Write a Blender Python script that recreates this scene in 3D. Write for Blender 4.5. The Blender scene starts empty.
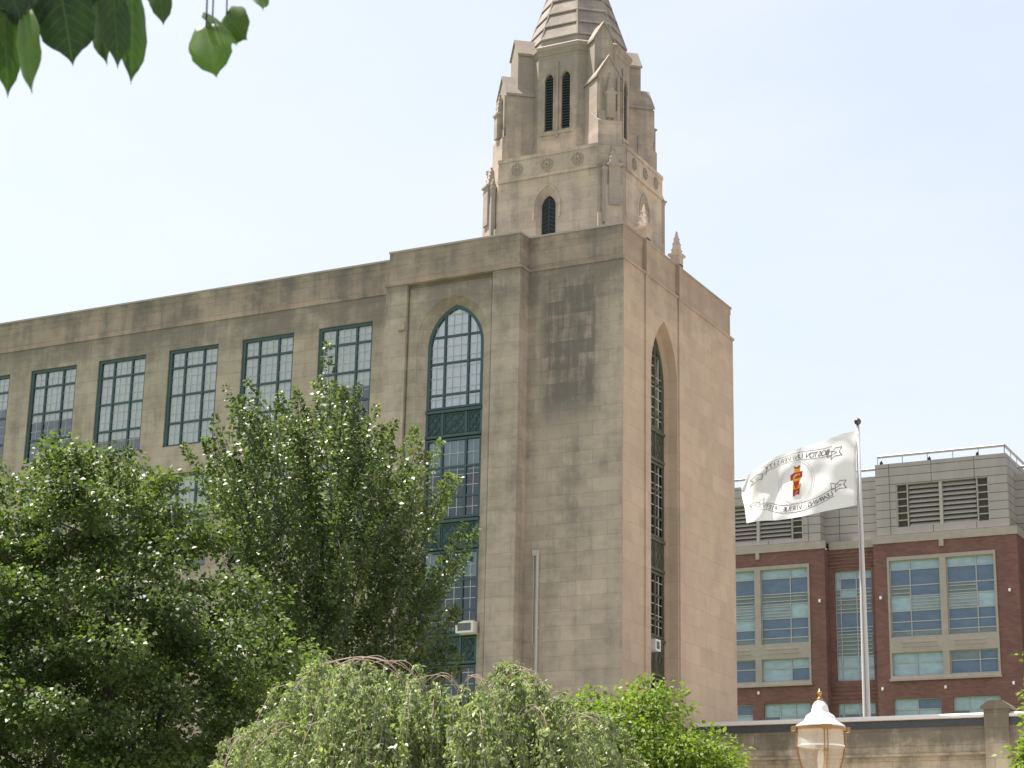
import bpy, bmesh, math, random
import numpy as np
from mathutils import Vector
from mathutils.geometry import tessellate_polygon

sc = bpy.context.scene
COL = sc.collection
R_ = math.radians

# ------------------------------------------------------------------ camera
FPX = 1929.4; PITCH = R_(16.19); YAW = R_(27.71); ROLL = R_(1.18)
CAM = Vector((23.96, -53.14, 1.6))
Fv = Vector((-math.sin(YAW)*math.cos(PITCH), math.cos(YAW)*math.cos(PITCH), math.sin(PITCH)))
Rv = Vector((math.cos(YAW), math.sin(YAW), 0))
Uv = Rv.cross(Fv)
R0v = Rv.copy()                                           # level right
CR = Rv*math.cos(ROLL) + Uv*math.sin(ROLL); CU = Uv*math.cos(ROLL) - Rv*math.sin(ROLL)
Hv = Vector((-math.sin(YAW), math.cos(YAW), 0))          # level forward
cam_d = bpy.data.cameras.new('camera'); cam = bpy.data.objects.new('camera', cam_d); COL.objects.link(cam)
from mathutils import Matrix
cam.matrix_world = Matrix.Translation(CAM) @ Matrix((CR, CU, -Fv)).transposed().to_4x4()
cam_d.sensor_width = 36; cam_d.lens = FPX/1024*36
cam_d.dof.use_dof = True; cam_d.dof.focus_distance = 58.0; cam_d.dof.aperture_fstop = 20.0
cam_d.clip_start = 0.1; cam_d.clip_end = 4000
sc.camera = cam
sc.render.resolution_x = 1024; sc.render.resolution_y = 768

# ------------------------------------------------------------------ light
SUN_EL = R_(66); SUN_H = Vector((-0.995, -0.03, 0)).normalized()    # level direction towards the sun
SUN_V = Vector((SUN_H.x*math.cos(SUN_EL), SUN_H.y*math.cos(SUN_EL), math.sin(SUN_EL)))
w = bpy.data.worlds.new('World'); sc.world = w; w.use_nodes = True
nt = w.node_tree
sky = nt.nodes.new('ShaderNodeTexSky'); sky.sky_type = 'NISHITA'; sky.sun_disc = False
sky.sun_elevation = SUN_EL; sky.sun_rotation = math.atan2(SUN_H.x, SUN_H.y)
sky.air_density = 1.0; sky.dust_density = 3.2; sky.ozone_density = 1.0; sky.altitude = 20
bg = nt.nodes['Background']; bg.inputs['Strength'].default_value = 0.10
# thin bright summer veil over the blue
tcw = nt.nodes.new('ShaderNodeTexCoord'); mp = nt.nodes.new('ShaderNodeMapping'); mp.inputs['Scale'].default_value = (1.6, 1.6, 4.5)
nz = nt.nodes.new('ShaderNodeTexNoise'); nz.inputs['Scale'].default_value = 2.2; nz.inputs['Detail'].default_value = 7; nz.inputs['Roughness'].default_value = 0.55
rm = nt.nodes.new('ShaderNodeMapRange'); rm.inputs[1].default_value = 0.35; rm.inputs[2].default_value = 0.75; rm.inputs[3].default_value = 0.50; rm.inputs[4].default_value = 0.72
mxw = nt.nodes.new('ShaderNodeMix'); mxw.data_type = 'RGBA'; mxw.inputs[7].default_value = (3.95, 3.98, 4.15, 1)
nt.links.new(tcw.outputs['Generated'], mp.inputs[0]); nt.links.new(mp.outputs[0], nz.inputs['Vector']); nt.links.new(nz.outputs[0], rm.inputs[0])
nt.links.new(rm.outputs[0], mxw.inputs[0]); nt.links.new(sky.outputs[0], mxw.inputs[6]); nt.links.new(mxw.outputs[2], bg.inputs['Color'])
sun_d = bpy.data.lights.new('sun', 'SUN'); sun_d.energy = 4.9; sun_d.angle = R_(0.6); sun_d.color = (1.0, 0.94, 0.85)
sun = bpy.data.objects.new('sun', sun_d); COL.objects.link(sun)
sun.rotation_euler = SUN_V.to_track_quat('Z', 'Y').to_euler()
sun.location = (0, 0, 60)
sc.view_settings.view_transform = 'Standard'; sc.view_settings.look = 'None'
sc.view_settings.exposure = 1.36; sc.view_settings.gamma = 1.0

# ------------------------------------------------------------------ pixel helpers (photograph -> places)
def ray(px, py): return Fv + CR*((px-512)/FPX) + CU*((384-py)/FPX)
def onY(px, py, Y): d = ray(px, py); return CAM + d*((Y-CAM.y)/d.y)
def onX(px, py, X): d = ray(px, py); return CAM + d*((X-CAM.x)/d.x)
def atD(px, py, D): d = ray(px, py); return CAM + d*(D/math.hypot(d.x, d.y))

# ------------------------------------------------------------------ object helpers
WL = {}
def wloc(o): return WL.get(o.name, Vector((0, 0, 0))) if o else Vector((0, 0, 0))
def tag(o, label=None, cat=None, group=None, kind=None):
    if label: o['label'] = label
    if cat: o['category'] = cat
    if group: o['group'] = group
    if kind: o['kind'] = kind
    return o
def thing(name, loc, label, cat, group=None):
    o = bpy.data.objects.new(name, None); COL.objects.link(o); o.location = loc
    o.empty_display_size = 0.3
    WL[o.name] = Vector(loc); tag(o, label, cat, group); return o

XF = [None]
class MB:
    def __init__(s): s.v = []; s.f = []; s.m = []
    def add(s, vs, fs, mi=0):
        n = len(s.v); s.v.extend([tuple(v) for v in vs])
        for f in fs: s.f.append(tuple(i+n for i in f)); s.m.append(mi)
        return s
    def box(s, x0, x1, y0, y1, z0, z1, mi=0):
        if x0 > x1: x0, x1 = x1, x0
        if y0 > y1: y0, y1 = y1, y0
        if z0 > z1: z0, z1 = z1, z0
        vs = [(x0,y0,z0),(x1,y0,z0),(x1,y1,z0),(x0,y1,z0),(x0,y0,z1),(x1,y0,z1),(x1,y1,z1),(x0,y1,z1)]
        return s.add(vs, [(3,2,1,0),(4,5,6,7),(0,1,5,4),(1,2,6,5),(2,3,7,6),(3,0,4,7)], mi)
    def obox(s, c, ax, ay, az, hx, hy, hz, mi=0):          # oriented box
        c = Vector(c); vs = []
        for dz in (-1, 1):
            for dx, dy in ((-1,-1),(1,-1),(1,1),(-1,1)):
                vs.append(c + Vector(ax)*(dx*hx) + Vector(ay)*(dy*hy) + Vector(az)*(dz*hz))
        return s.add(vs, [(3,2,1,0),(4,5,6,7),(0,1,5,4),(1,2,6,5),(2,3,7,6),(3,0,4,7)], mi)
    def loft(s, rings, cap0=True, cap1=True, closed=True, mi=0):
        n = len(rings[0]); vs = [p for r in rings for p in r]; fs = []
        for k in range(len(rings)-1):
            for i in range(n if closed else n-1):
                j = (i+1) % n
                fs.append((k*n+i, k*n+j, (k+1)*n+j, (k+1)*n+i))
        if cap0: fs.append(tuple(range(n-1, -1, -1)))
        if cap1: fs.append(tuple((len(rings)-1)*n+i for i in range(n)))
        return s.add(vs, fs, mi)
    def tube(s, pts, rad, n=6, mi=0, cap=True):
        pts = [Vector(p) for p in pts]
        if not hasattr(rad, '__len__'): rad = [rad]*len(pts)
        rings = []
        up = Vector((0.13, 0.31, 0.94))
        for i, p in enumerate(pts):
            t = (pts[min(i+1, len(pts)-1)] - pts[max(i-1, 0)])
            if t.length < 1e-9: t = Vector((0, 0, 1))
            t.normalize()
            a = t.cross(up)
            if a.length < 0.1: a = t.cross(Vector((1, 0, 0)))
            a.normalize(); b = t.cross(a)
            rings.append([p + (a*math.cos(2*math.pi*k/n) + b*math.sin(2*math.pi*k/n))*rad[i] for k in range(n)])
        return s.loft(rings, cap, cap, True, mi)
    def lathe(s, prof, c, n=24, mi=0, capped=True):
        c = Vector(c)
        rings = [[c + Vector((r*math.cos(2*math.pi*k/n), r*math.sin(2*math.pi*k/n), z)) for k in range(n)] for r, z in prof]
        return s.loft(rings, capped, capped, True, mi)
    def slab(s, outer, holes, P, thick, mi=0):
        """flat plate with holes; P(u, v, d) -> point; d from 0 (face) to thick (back)"""
        loops = [outer] + list(holes)
        tri = tessellate_polygon([[Vector((u, v, 0)) for u, v in l] for l in loops])
        flat = [p for l in loops for p in l]; n = len(flat)
        vs = [P(u, v, 0) for u, v in flat] + [P(u, v, thick) for u, v in flat]
        fs = []
        for t in tri: fs.append(tuple(t)); fs.append(tuple(i+n for i in reversed(t)))
        k = 0
        for l in loops:
            m = len(l)
            for i in range(m):
                j = (i+1) % m; fs.append((k+i, k+j, n+k+j, n+k+i))
            k += m
        return s.add(vs, fs, mi)
    def build(s, name, mats, parent=None, loc=None, smooth=False, recalc=True):
        """vertices are world coordinates unless loc is given (then local to loc, loc relative to the parent)"""
        if not isinstance(mats, (list, tuple)): mats = [mats]
        me = bpy.data.meshes.new(name)
        if XF[0] and loc is None: s.v = [XF[0](v) for v in s.v]
        off = wloc(parent) if loc is None else Vector((0, 0, 0))
        me.from_pydata([(v[0]-off.x, v[1]-off.y, v[2]-off.z) for v in s.v], [], s.f)
        for m in mats: me.materials.append(m)
        if len(mats) > 1: me.polygons.foreach_set('material_index', s.m)
        if recalc:
            bm = bmesh.new(); bm.from_mesh(me)
            bmesh.ops.recalc_face_normals(bm, faces=bm.faces[:]); bm.to_mesh(me); bm.free()
        if smooth: me.polygons.foreach_set('use_smooth', [True]*len(me.polygons))
        me.update()
        o = bpy.data.objects.new(name, me); COL.objects.link(o)
        if parent: o.parent = parent
        if loc is not None: o.location = loc; WL[o.name] = wloc(parent) + Vector(loc)
        else: WL[o.name] = off
        return o
def copy_tree(o, parent=None, loc=None):
    c = o.copy(); COL.objects.link(c)
    if parent: c.parent = parent
    if loc is not None: c.location = loc
    for ch in list(o.children): copy_tree(ch, c)
    return c
def PY(y0, sgn=1): return lambda u, v, d: (u, y0 + sgn*d, v)            # wall facing -Y
def PX(x0, sgn=-1): return lambda u, v, d: (x0 + sgn*d, u, v)           # wall facing +X

# ------------------------------------------------------------------ materials
class NT:
    def __init__(s, name):
        s.m = bpy.data.materials.new(name); s.m.use_nodes = True; s.t = s.m.node_tree
        s.b = s.t.nodes['Principled BSDF']; s.out = s.t.nodes['Material Output']
    def n(s, typ, **kw):
        nd = s.t.nodes.new(typ)
        for k, v in kw.items():
            if k in nd.inputs: nd.inputs[k].default_value = v
            else: setattr(nd, k, v)
        return nd
    def l(s, a, b): s.t.links.new(a, b)
    def math(s, op, a, b=None, c=None, clamp=False):
        nd = s.t.nodes.new('ShaderNodeMath'); nd.operation = op; nd.use_clamp = clamp
        for i, x in enumerate((a, b, c)):
            if x is None: continue
            if isinstance(x, (int, float)): nd.inputs[i].default_value = x
            else: s.l(x, nd.inputs[i])
        return nd.outputs[0]
    def ss(s, x, lo, hi):                                            # smooth step
        nd = s.t.nodes.new('ShaderNodeMapRange'); nd.interpolation_type = 'SMOOTHSTEP'
        nd.inputs[1].default_value = lo; nd.inputs[2].default_value = hi
        s.l(x, nd.inputs[0]); return nd.outputs[0]
    def mix(s, f, a, b, blend='MIX'):
        nd = s.t.nodes.new('ShaderNodeMix'); nd.data_type = 'RGBA'; nd.blend_type = blend
        for sock, x in ((nd.inputs[0], f), (nd.inputs[6], a), (nd.inputs[7], b)):
            if isinstance(x, (int, float)): sock.default_value = x
            elif isinstance(x, tuple): sock.default_value = (*x[:3], 1)
            else: s.l(x, sock)
        return nd.outputs[2]
    def noise(s, vec, scale, detail=4, rough=0.55):
        nd = s.n('ShaderNodeTexNoise'); nd.inputs['Scale'].default_value = scale
        nd.inputs['Detail'].default_value = detail; nd.inputs['Roughness'].default_value = rough
        if vec is not None: s.l(vec, nd.inputs['Vector'])
        return nd.outputs[0]
    def wallco(s):
        g = s.n('ShaderNodeNewGeometry'); sp = s.n('ShaderNodeSeparateXYZ'); s.l(g.outputs['Position'], sp.inputs[0])
        u = s.math('ADD', sp.outputs[0], sp.outputs[1])
        c = s.n('ShaderNodeCombineXYZ'); s.l(u, c.inputs[0]); s.l(sp.outputs[2], c.inputs[1])
        return g.outputs['Position'], sp.outputs[0], sp.outputs[1], sp.outputs[2], u, c.outputs[0]
    def comb(s, a, b, c=0.0):
        nd = s.n('ShaderNodeCombineXYZ')
        for i, x in enumerate((a, b, c)):
            if isinstance(x, (int, float)): nd.inputs[i].default_value = x
            else: s.l(x, nd.inputs[i])
        return nd.outputs[0]

def plain(name, col, rough=0.6, metal=0.0, var=0.12, scale=6.0, spec=0.5, bump=0.0):
    k = NT(name); g = k.n('ShaderNodeNewGeometry')
    n = k.noise(g.outputs['Position'], scale)
    f = k.math('MULTIPLY_ADD', n, 2*var, 1-var)
    c = k.mix(1.0, tuple(col), k.comb(f, f, f), 'MULTIPLY')
    k.l(c, k.b.inputs['Base Color']); k.b.inputs['Roughness'].default_value = rough
    k.b.inputs['Metallic'].default_value = metal; k.b.inputs['Specular IOR Level'].default_value = spec
    if bump:
        bp = k.n('ShaderNodeBump'); bp.inputs['Strength'].default_value = bump; bp.inputs['Distance'].default_value = 0.02
        k.l(n, bp.inputs['Height']); k.l(bp.outputs[0], k.b.inputs['Normal'])
    return k.m

def stone(name, ca, cb, soot_col, soot=0.6, top_lo=20.5, top_hi=24.2, patch=False, bw=1.25, bh=0.62, joint=0.25, streak=0.5, blockvar=0.16):
    k = NT(name); pos, X, Y, Z, u, uv = k.wallco()
    br = k.n('ShaderNodeTexBrick', offset=0.5); k.l(uv, br.inputs['Vector'])
    br.inputs['Scale'].default_value = 1; br.inputs['Brick Width'].default_value = bw; br.inputs['Row Height'].default_value = bh
    br.inputs['Mortar Size'].default_value = 0.010; br.inputs['Mortar Smooth'].default_value = 0.4
    br.inputs['Color1'].default_value = (0, 0, 0, 1); br.inputs['Color2'].default_value = (1, 1, 1, 1); br.inputs['Mortar'].default_value = (0.5, 0.5, 0.5, 1)
    sepb = k.n('ShaderNodeSeparateColor'); k.l(br.outputs['Color'], sepb.inputs[0]); rb = sepb.outputs[0]
    big = k.noise(pos, 0.35, 5, 0.6); med = k.noise(pos, 2.2, 6, 0.65); fine = k.noise(pos, 22, 3, 0.6)
    base = k.mix(k.ss(big, 0.3, 0.7), tuple(ca), tuple(cb))
    f = k.math('MULTIPLY_ADD', rb, blockvar*2, 1-blockvar)
    f = k.math('MULTIPLY', f, k.math('MULTIPLY_ADD', med, 0.28, 0.86))
    f = k.math('MULTIPLY', f, k.math('MULTIPLY_ADD', fine, 0.2, 0.9))
    f = k.math('MULTIPLY', f, k.math('MULTIPLY_ADD', br.outputs['Fac'], -joint, 1.0))
    base = k.mix(1.0, base, k.comb(f, f, f), 'MULTIPLY')
    # soot: streaks running down, heavier at the top courses, blotches with their own outline
    st = k.noise(k.comb(k.math('MULTIPLY', u, 1.3), k.math('MULTIPLY', Z, 0.11)), 1.0, 6, 0.62)
    bl = k.noise(pos, 0.8, 7, 0.68)
    top = k.ss(Z, top_lo, top_hi)
    m = k.math('MULTIPLY_ADD', top, 0.34, k.math('MULTIPLY', st, streak))
    m = k.math('ADD', m, k.math('MULTIPLY', bl, 0.5))
    bl2 = k.noise(k.comb(k.math('MULTIPLY', u, 0.9), k.math('MULTIPLY', Z, 1.5)), 1.3, 8, 0.72)
    m = k.math('MULTIPLY_ADD', k.math('SUBTRACT', bl2, 0.5), 0.55, m)
    m = k.math('MULTIPLY_ADD', med, 0.18, k.math('SUBTRACT', m, 0.09)); m = k.ss(m, 0.47, 0.86)
    m = k.math('MULTIPLY', m, soot)
    if patch:
        px = k.math('MULTIPLY', k.ss(X, -3.25, -2.6), k.math('SUBTRACT', 1.0, k.ss(X, -1.15, -0.5)))
        pz = k.math('MULTIPLY', k.ss(Z, 16.6, 18.6), k.math('SUBTRACT', 1.0, k.ss(Z, 22.3, 22.9)))
        pm = k.math('MULTIPLY', px, pz)
        stf = k.noise(k.comb(k.math('MULTIPLY', u, 5.0), k.math('MULTIPLY', Z, 0.5)), 1.0, 6, 0.65)
        pn = k.math('MULTIPLY_ADD', rb, 0.22, k.math('MULTIPLY_ADD', bl2, 0.9, k.math('MULTIPLY_ADD', stf, 0.9, -0.42)))
        pm = k.math('MULTIPLY', pm, k.math('MULTIPLY', k.ss(pn, 0.15, 0.72), 0.9))
        m = k.math('MAXIMUM', m, pm)
        # a second grey cast from old water running over the lower courses
        lx = k.noise(k.comb(k.math('MULTIPLY', u, 0.5), k.math('MULTIPLY', Z, 1.6)), 0.9, 5, 0.6)
        lw = k.math('MULTIPLY', k.ss(lx, 0.52, 0.7), 0.3)
        m = k.math('MAXIMUM', m, lw)
    base = k.mix(m, base, tuple(soot_col))
    k.l(base, k.b.inputs['Base Color']); k.b.inputs['Roughness'].default_value = 0.9
    k.b.inputs['Specular IOR Level'].default_value = 0.2
    h = k.math('MULTIPLY_ADD', br.outputs['Fac'], -0.6, k.math('MULTIPLY', med, 0.5))
    h = k.math('MULTIPLY_ADD', fine, 0.25, h)
    bp = k.n('ShaderNodeBump'); bp.inputs['Strength'].default_value = 0.5; bp.inputs['Distance'].default_value = 0.02
    k.l(h, bp.inputs['Height']); k.l(bp.outputs[0], k.b.inputs['Normal'])
    return k.m

def brick(name):
    k = NT(name); pos, X, Y, Z, u, uv = k.wallco()
    br = k.n('ShaderNodeTexBrick', offset=0.5); k.l(uv, br.inputs['Vector'])
    br.inputs['Scale'].default_value = 1; br.inputs['Brick Width'].default_value = 0.42; br.inputs['Row Height'].default_value = 0.14
    br.inputs['Mortar Size'].default_value = 0.011
    br.inputs['Color1'].default_value = (0.195, 0.090, 0.076, 1); br.inputs['Color2'].default_value = (0.14, 0.063, 0.055, 1)
    br.inputs['Mortar'].default_value = (0.15, 0.09, 0.075, 1)
    n = k.noise(pos, 0.6, 5); f = k.math('MULTIPLY_ADD', n, 0.6, 0.7)
    c = k.mix(1.0, br.outputs['Color'], k.comb(f, f, f), 'MULTIPLY')
    k.l(c, k.b.inputs['Base Color']); k.b.inputs['Roughness'].default_value = 0.85
    return k.m

def panels(name, col, bw=3.1, bh=0.62):
    k = NT(name); pos, X, Y, Z, u, uv = k.wallco()
    br = k.n('ShaderNodeTexBrick', offset=0.0); k.l(uv, br.inputs['Vector'])
    br.inputs['Scale'].default_value = 1; br.inputs['Brick Width'].default_value = bw; br.inputs['Row Height'].default_value = bh
    br.inputs['Mortar Size'].default_value = 0.028
    br.inputs['Color1'].default_value = (*col, 1); br.inputs['Color2'].default_value = tuple([c*0.93 for c in col]+[1])
    br.inputs['Mortar'].default_value = tuple([c*0.3 for c in col]+[1])
    st = k.noise(k.comb(k.math('MULTIPLY', u, 0.9), k.math('MULTIPLY', Z, 0.15)), 1.0, 5)
    f = k.math('MULTIPLY_ADD', st, 0.5, 0.75)
    c = k.mix(1.0, br.outputs['Color'], k.comb(f, f, f), 'MULTIPLY')
    k.l(c, k.b.inputs['Base Color']); k.b.inputs['Roughness'].default_value = 0.7
    return k.m

def glass_mat(name, tint=(0.985, 0.99, 0.99), boost=1.0):
    k = NT(name); k.t.nodes.remove(k.b)
    tr = k.n('ShaderNodeBsdfTransparent'); tr.inputs[0].default_value = (*tint, 1)
    gl = k.n('ShaderNodeBsdfGlossy'); gl.inputs['Roughness'].default_value = 0.03
    fr = k.n('ShaderNodeFresnel'); fr.inputs[0].default_value = 1.5
    g = k.n('ShaderNodeNewGeometry'); nz = k.noise(g.outputs['Position'], 1.1, 2)
    bp = k.n('ShaderNodeBump'); bp.inputs['Strength'].default_value = 0.12; bp.inputs['Distance'].default_value = 0.05
    k.l(nz, bp.inputs['Height']); k.l(bp.outputs[0], gl.inputs['Normal'])
    mx = k.n('ShaderNodeMixShader'); k.l(k.math('MULTIPLY', fr.outputs[0], boost, clamp=True), mx.inputs[0])
    k.l(tr.outputs[0], mx.inputs[1]); k.l(gl.outputs[0], mx.inputs[2]); k.l(mx.outputs[0], k.out.inputs[0])
    return k.m

def spandrel_glass(name, col, rough=0.08):
    k = NT(name); g = k.n('ShaderNodeNewGeometry')
    sp = k.n('ShaderNodeSeparateXYZ'); k.l(g.outputs['Position'], sp.inputs[0])
    n = k.noise(k.comb(k.math('MULTIPLY', sp.outputs[0], 0.8), k.math('MULTIPLY', sp.outputs[2], 1.4)), 1.6, 3)
    f = k.math('MULTIPLY_ADD', n, 0.8, 0.6)
    k.l(k.mix(1.0, tuple(col), k.comb(f, f, f), 'MULTIPLY'), k.b.inputs['Base Color'])
    k.b.inputs['Roughness'].default_value = rough; k.b.inputs['Specular IOR Level'].default_value = 0.6
    return k.m

def leaf_mat(name, dark, light, transl=0.35, tcol=None, rough=0.38, spec=0.5, veins=False):
    k = NT(name)
    at = k.n('ShaderNodeAttribute', attribute_name='tone')
    c = k.mix(at.outputs['Fac'], tuple(dark), tuple(light))
    if veins:
        ac_ = k.n('ShaderNodeAttribute', attribute_name='across').outputs['Fac']; al_ = k.n('ShaderNodeAttribute', attribute_name='along').outputs['Fac']
        aa = k.math('ABSOLUTE', ac_)
        fr = k.math('FRACT', k.math('MULTIPLY', k.math('SUBTRACT', al_, k.math('MULTIPLY', aa, 0.28)), 7.0))
        sv = k.math('SUBTRACT', 1.0, k.ss(k.math('ABSOLUTE', k.math('SUBTRACT', fr, 0.5)), 0.03, 0.12))
        mv = k.math('SUBTRACT', 1.0, k.ss(aa, 0.015, 0.05))
        g_ = k.n('ShaderNodeNewGeometry'); nz_ = k.noise(g_.outputs['Position'], 45, 4)
        f_ = k.math('MULTIPLY_ADD', nz_, 0.5, 0.75); c = k.mix(1.0, c, k.comb(f_, f_, f_), 'MULTIPLY')
        c = k.mix(k.math('MULTIPLY', k.math('MAXIMUM', mv, k.math('MULTIPLY', sv, 0.6)), 0.24), c, (0.13, 0.19, 0.07))
    k.l(c, k.b.inputs['Base Color']); k.b.inputs['Roughness'].default_value = rough; k.b.inputs['Specular IOR Level'].default_value = spec
    tl = k.n('ShaderNodeBsdfTranslucent')
    tc = k.mix(1.0, c, tcol or (1.5, 1.7, 0.7), 'MULTIPLY'); k.l(tc, tl.inputs[0])
    mx = k.n('ShaderNodeMixShader'); mx.inputs[0].default_value = transl
    k.l(k.b.outputs[0], mx.inputs[1]); k.l(tl.outputs[0], mx.inputs[2]); k.l(mx.outputs[0], k.out.inputs[0])
    return k.m

M = {}
M['stone'] = stone('limestone weathered', (0.45, 0.375, 0.305), (0.385, 0.325, 0.265), (0.13, 0.118, 0.108), 0.72, patch=True, bw=1.05, bh=0.46, blockvar=0.075, joint=0.2, streak=0.68)
M['stone_par'] = stone('limestone sooty parapet', (0.38, 0.30, 0.235), (0.33, 0.27, 0.22), (0.13, 0.12, 0.113), 0.85, bw=1.6, bh=0.5, blockvar=0.08, streak=0.75, top_lo=22.8, top_hi=26.5)
M['stone_clean_bounce'] = stone('limestone clean with warm bounce', (0.455, 0.352, 0.268), (0.40, 0.312, 0.24), (0.15, 0.12, 0.10), 0.45, joint=0.10, blockvar=0.06, streak=0.45)  # less sooty side stone; warm bounce light is mixed into its base colour
M['stone_tower'] = stone('limestone of the tower', (0.52, 0.415, 0.33), (0.455, 0.37, 0.30), (0.15, 0.14, 0.135), 0.62, streak=0.7, top_lo=27, top_hi=36, bw=0.8, bh=0.4, joint=0.11, blockvar=0.07)
M['stone_spire'] = stone('limestone of the spire', (0.36, 0.30, 0.255), (0.29, 0.25, 0.22), (0.12, 0.11, 0.11), 0.65, top_lo=30, top_hi=40, bw=5, bh=0.62, joint=0.1, blockvar=0.08)
M['stone_moss'] = stone('stained cast stone', (0.55, 0.46, 0.345), (0.45, 0.38, 0.285), (0.10, 0.09, 0.07), 0.8, top_lo=6.8, top_hi=9, bw=1.5, bh=0.45, joint=0.3, streak=0.7)
M['shade_band'] = plain('slate grey fascia', (0.055, 0.058, 0.068), 0.6, var=0.3)  # dark colour stands in for the shadow below the coping
M['flash'] = plain('pale metal flashing', (0.72, 0.66, 0.62), 0.45, 0.0, var=0.08)
M['roof'] = plain('grey roofing', (0.2, 0.2, 0.2), 0.9)
M['teal'] = plain('teal painted steel', (0.036, 0.076, 0.080), 0.5, var=0.25, scale=3)
M['teal_green'] = plain('verdigris metal', (0.075, 0.085, 0.055), 0.7, var=0.5, scale=5)
M['lead'] = plain('lead glazing bar', (0.42, 0.46, 0.46), 0.6)
M['glass'] = glass_mat('window glass', boost=4.0)
M['glass_low'] = glass_mat('window glass of the lower storeys', tint=(.75, .8, .82), boost=1.5)
M['blind'] = plain('white window blind', (0.90, 0.90, 0.89), 0.8, var=0.08, scale=1.2)
M['louvre_back'] = plain('grey louvre backing', (0.10, 0.095, 0.09), 0.8)
M['dark'] = plain('dark interior', (0.02, 0.022, 0.024), 0.8)
M['louvre'] = plain('slate louvre', (0.035, 0.042, 0.055), 0.6)
M['acwhite'] = plain('off white casing', (0.62, 0.61, 0.58), 0.5, var=0.06)
M['acgrey'] = plain('grey grille', (0.22, 0.22, 0.22), 0.6)
M['pipe'] = plain('grey conduit', (0.42, 0.40, 0.37), 0.5)
M['brick'] = brick('red brown brick')
M['panel'] = panels('grey beige panels', (0.325, 0.295, 0.278))
M['trim'] = plain('pale cast stone trim', (0.33, 0.285, 0.25), 0.8, var=0.2, scale=1.5)
M['grey_metal'] = plain('grey aluminium', (0.36, 0.36, 0.345), 0.45, 0.2)
M['slat'] = plain('louvre blade', (0.38, 0.345, 0.32), 0.6)
M['g_teal'] = spandrel_glass('pale teal glass', (0.28, 0.385, 0.43))
M['g_blue'] = spandrel_glass('deep blue glass', (0.085, 0.13, 0.20))
M['g_grey'] = spandrel_glass('grey green glass', (0.14, 0.18, 0.185))
M['white'] = plain('white paint', (0.78, 0.77, 0.75), 0.4, var=0.05)
M['pole'] = plain('white flagpole paint', (0.52, 0.50, 0.49), 0.4, var=0.06)
M['ball'] = plain('dull bronze', (0.10, 0.085, 0.075), 0.35, 0.6)
M['brass'] = plain('aged brass', (0.34, 0.20, 0.085), 0.38, 0.8, var=0.2)
M['lampcap'] = plain('white enamel', (0.74, 0.71, 0.69), 0.35, var=0.1, scale=12)
M['iron'] = plain('black cast iron', (0.02, 0.022, 0.02), 0.45, 0.3)
M['bark'] = plain('dark bark', (0.045, 0.036, 0.03), 0.9, var=0.4, scale=14, bump=0.6)
M['twig'] = plain('pinkish bare twig', (0.27, 0.20, 0.165), 0.8, var=0.3, scale=14)
M['ink'] = plain('faded dark print', (0.10, 0.10, 0.11), 0.8)
M['outline'] = plain('thin grey print', (0.20, 0.20, 0.22), 0.8)
M['faint'] = plain('faint grey print', (0.50, 0.50, 0.51), 0.8)
M['red'] = plain('crimson print', (0.42, 0.035, 0.025), 0.8)
M['gold'] = plain('golden print', (0.75, 0.36, 0.02), 0.8)

def grass_mat():
    k = NT('lawn'); g = k.n('ShaderNodeNewGeometry')
    a = k.noise(g.outputs['Position'], 0.25, 6); b = k.noise(g.outputs['Position'], 9, 5)
    c = k.mix(k.ss(a, 0.35, 0.65), (0.07, 0.11, 0.028), (0.11, 0.14, 0.045))
    f = k.math('MULTIPLY_ADD', b, 0.8, 0.6); c = k.mix(1.0, c, k.comb(f, f, f), 'MULTIPLY')
    k.l(c, k.b.inputs['Base Color']); k.b.inputs['Roughness'].default_value = 0.9
    return k.m
M['grass'] = grass_mat()
M['paving'] = stone('paving', (0.52, 0.45, 0.38), (0.46, 0.40, 0.34), (0.2, 0.19, 0.18), 0.4, top_lo=50, top_hi=60, bw=0.9, bh=0.6)

# ------------------------------------------------------------------ ground
g = MB(); g.add([(-900,-700,0),(900,-700,0),(900,900,0),(-900,900,0)], [(0,1,2,3)])
tag(g.build('ground', M['grass'], recalc=False), kind='structure')
g = MB(); g.add([(2.0,-48,0.004),(90,-48,0.004),(90,62,0.004),(2.0,62,0.004)], [(0,1,2,3)])  # unseen plaza, made wide and pale to bounce light onto the side wall
tag(g.build('pavement', M['paving'], recalc=False), kind='structure')
g = MB(); g.add([(-70,-9,0.008),(2.0,-9,0.008),(2.0,-5.5,0.008),(-70,-5.5,0.008)], [(0,1,2,3)])
tag(g.build('path', M['paving'], recalc=False), kind='structure')

# ------------------------------------------------------------------ pointed arches
def arch_loop(c, half, z0, spring, apex, n=9):
    """counter-clockwise outline of an opening with a two-centred pointed head"""
    h = apex - spring; a = half; R = (h*h + a*a)/(2*a)
    pts = [(c-a, z0), (c+a, z0)]
    cx = c + a - R; ang = math.atan2(h, R - a)
    for i in range(n+1):
        t = ang*i/n; pts.append((cx + R*math.cos(t), spring + R*math.sin(t)))
    cx = c - a + R
    for i in range(n-1, -1, -1):
        t = ang*i/n; pts.append((cx - R*math.cos(t), spring + R*math.sin(t)))
    return pts
def arch_top(c, half, spring, apex, x):
    h = apex - spring; a = half; R = (h*h + a*a)/(2*a)
    d = abs(x - c)
    return spring + math.sqrt(max(0, R*R - (d + R - a)**2))

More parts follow.
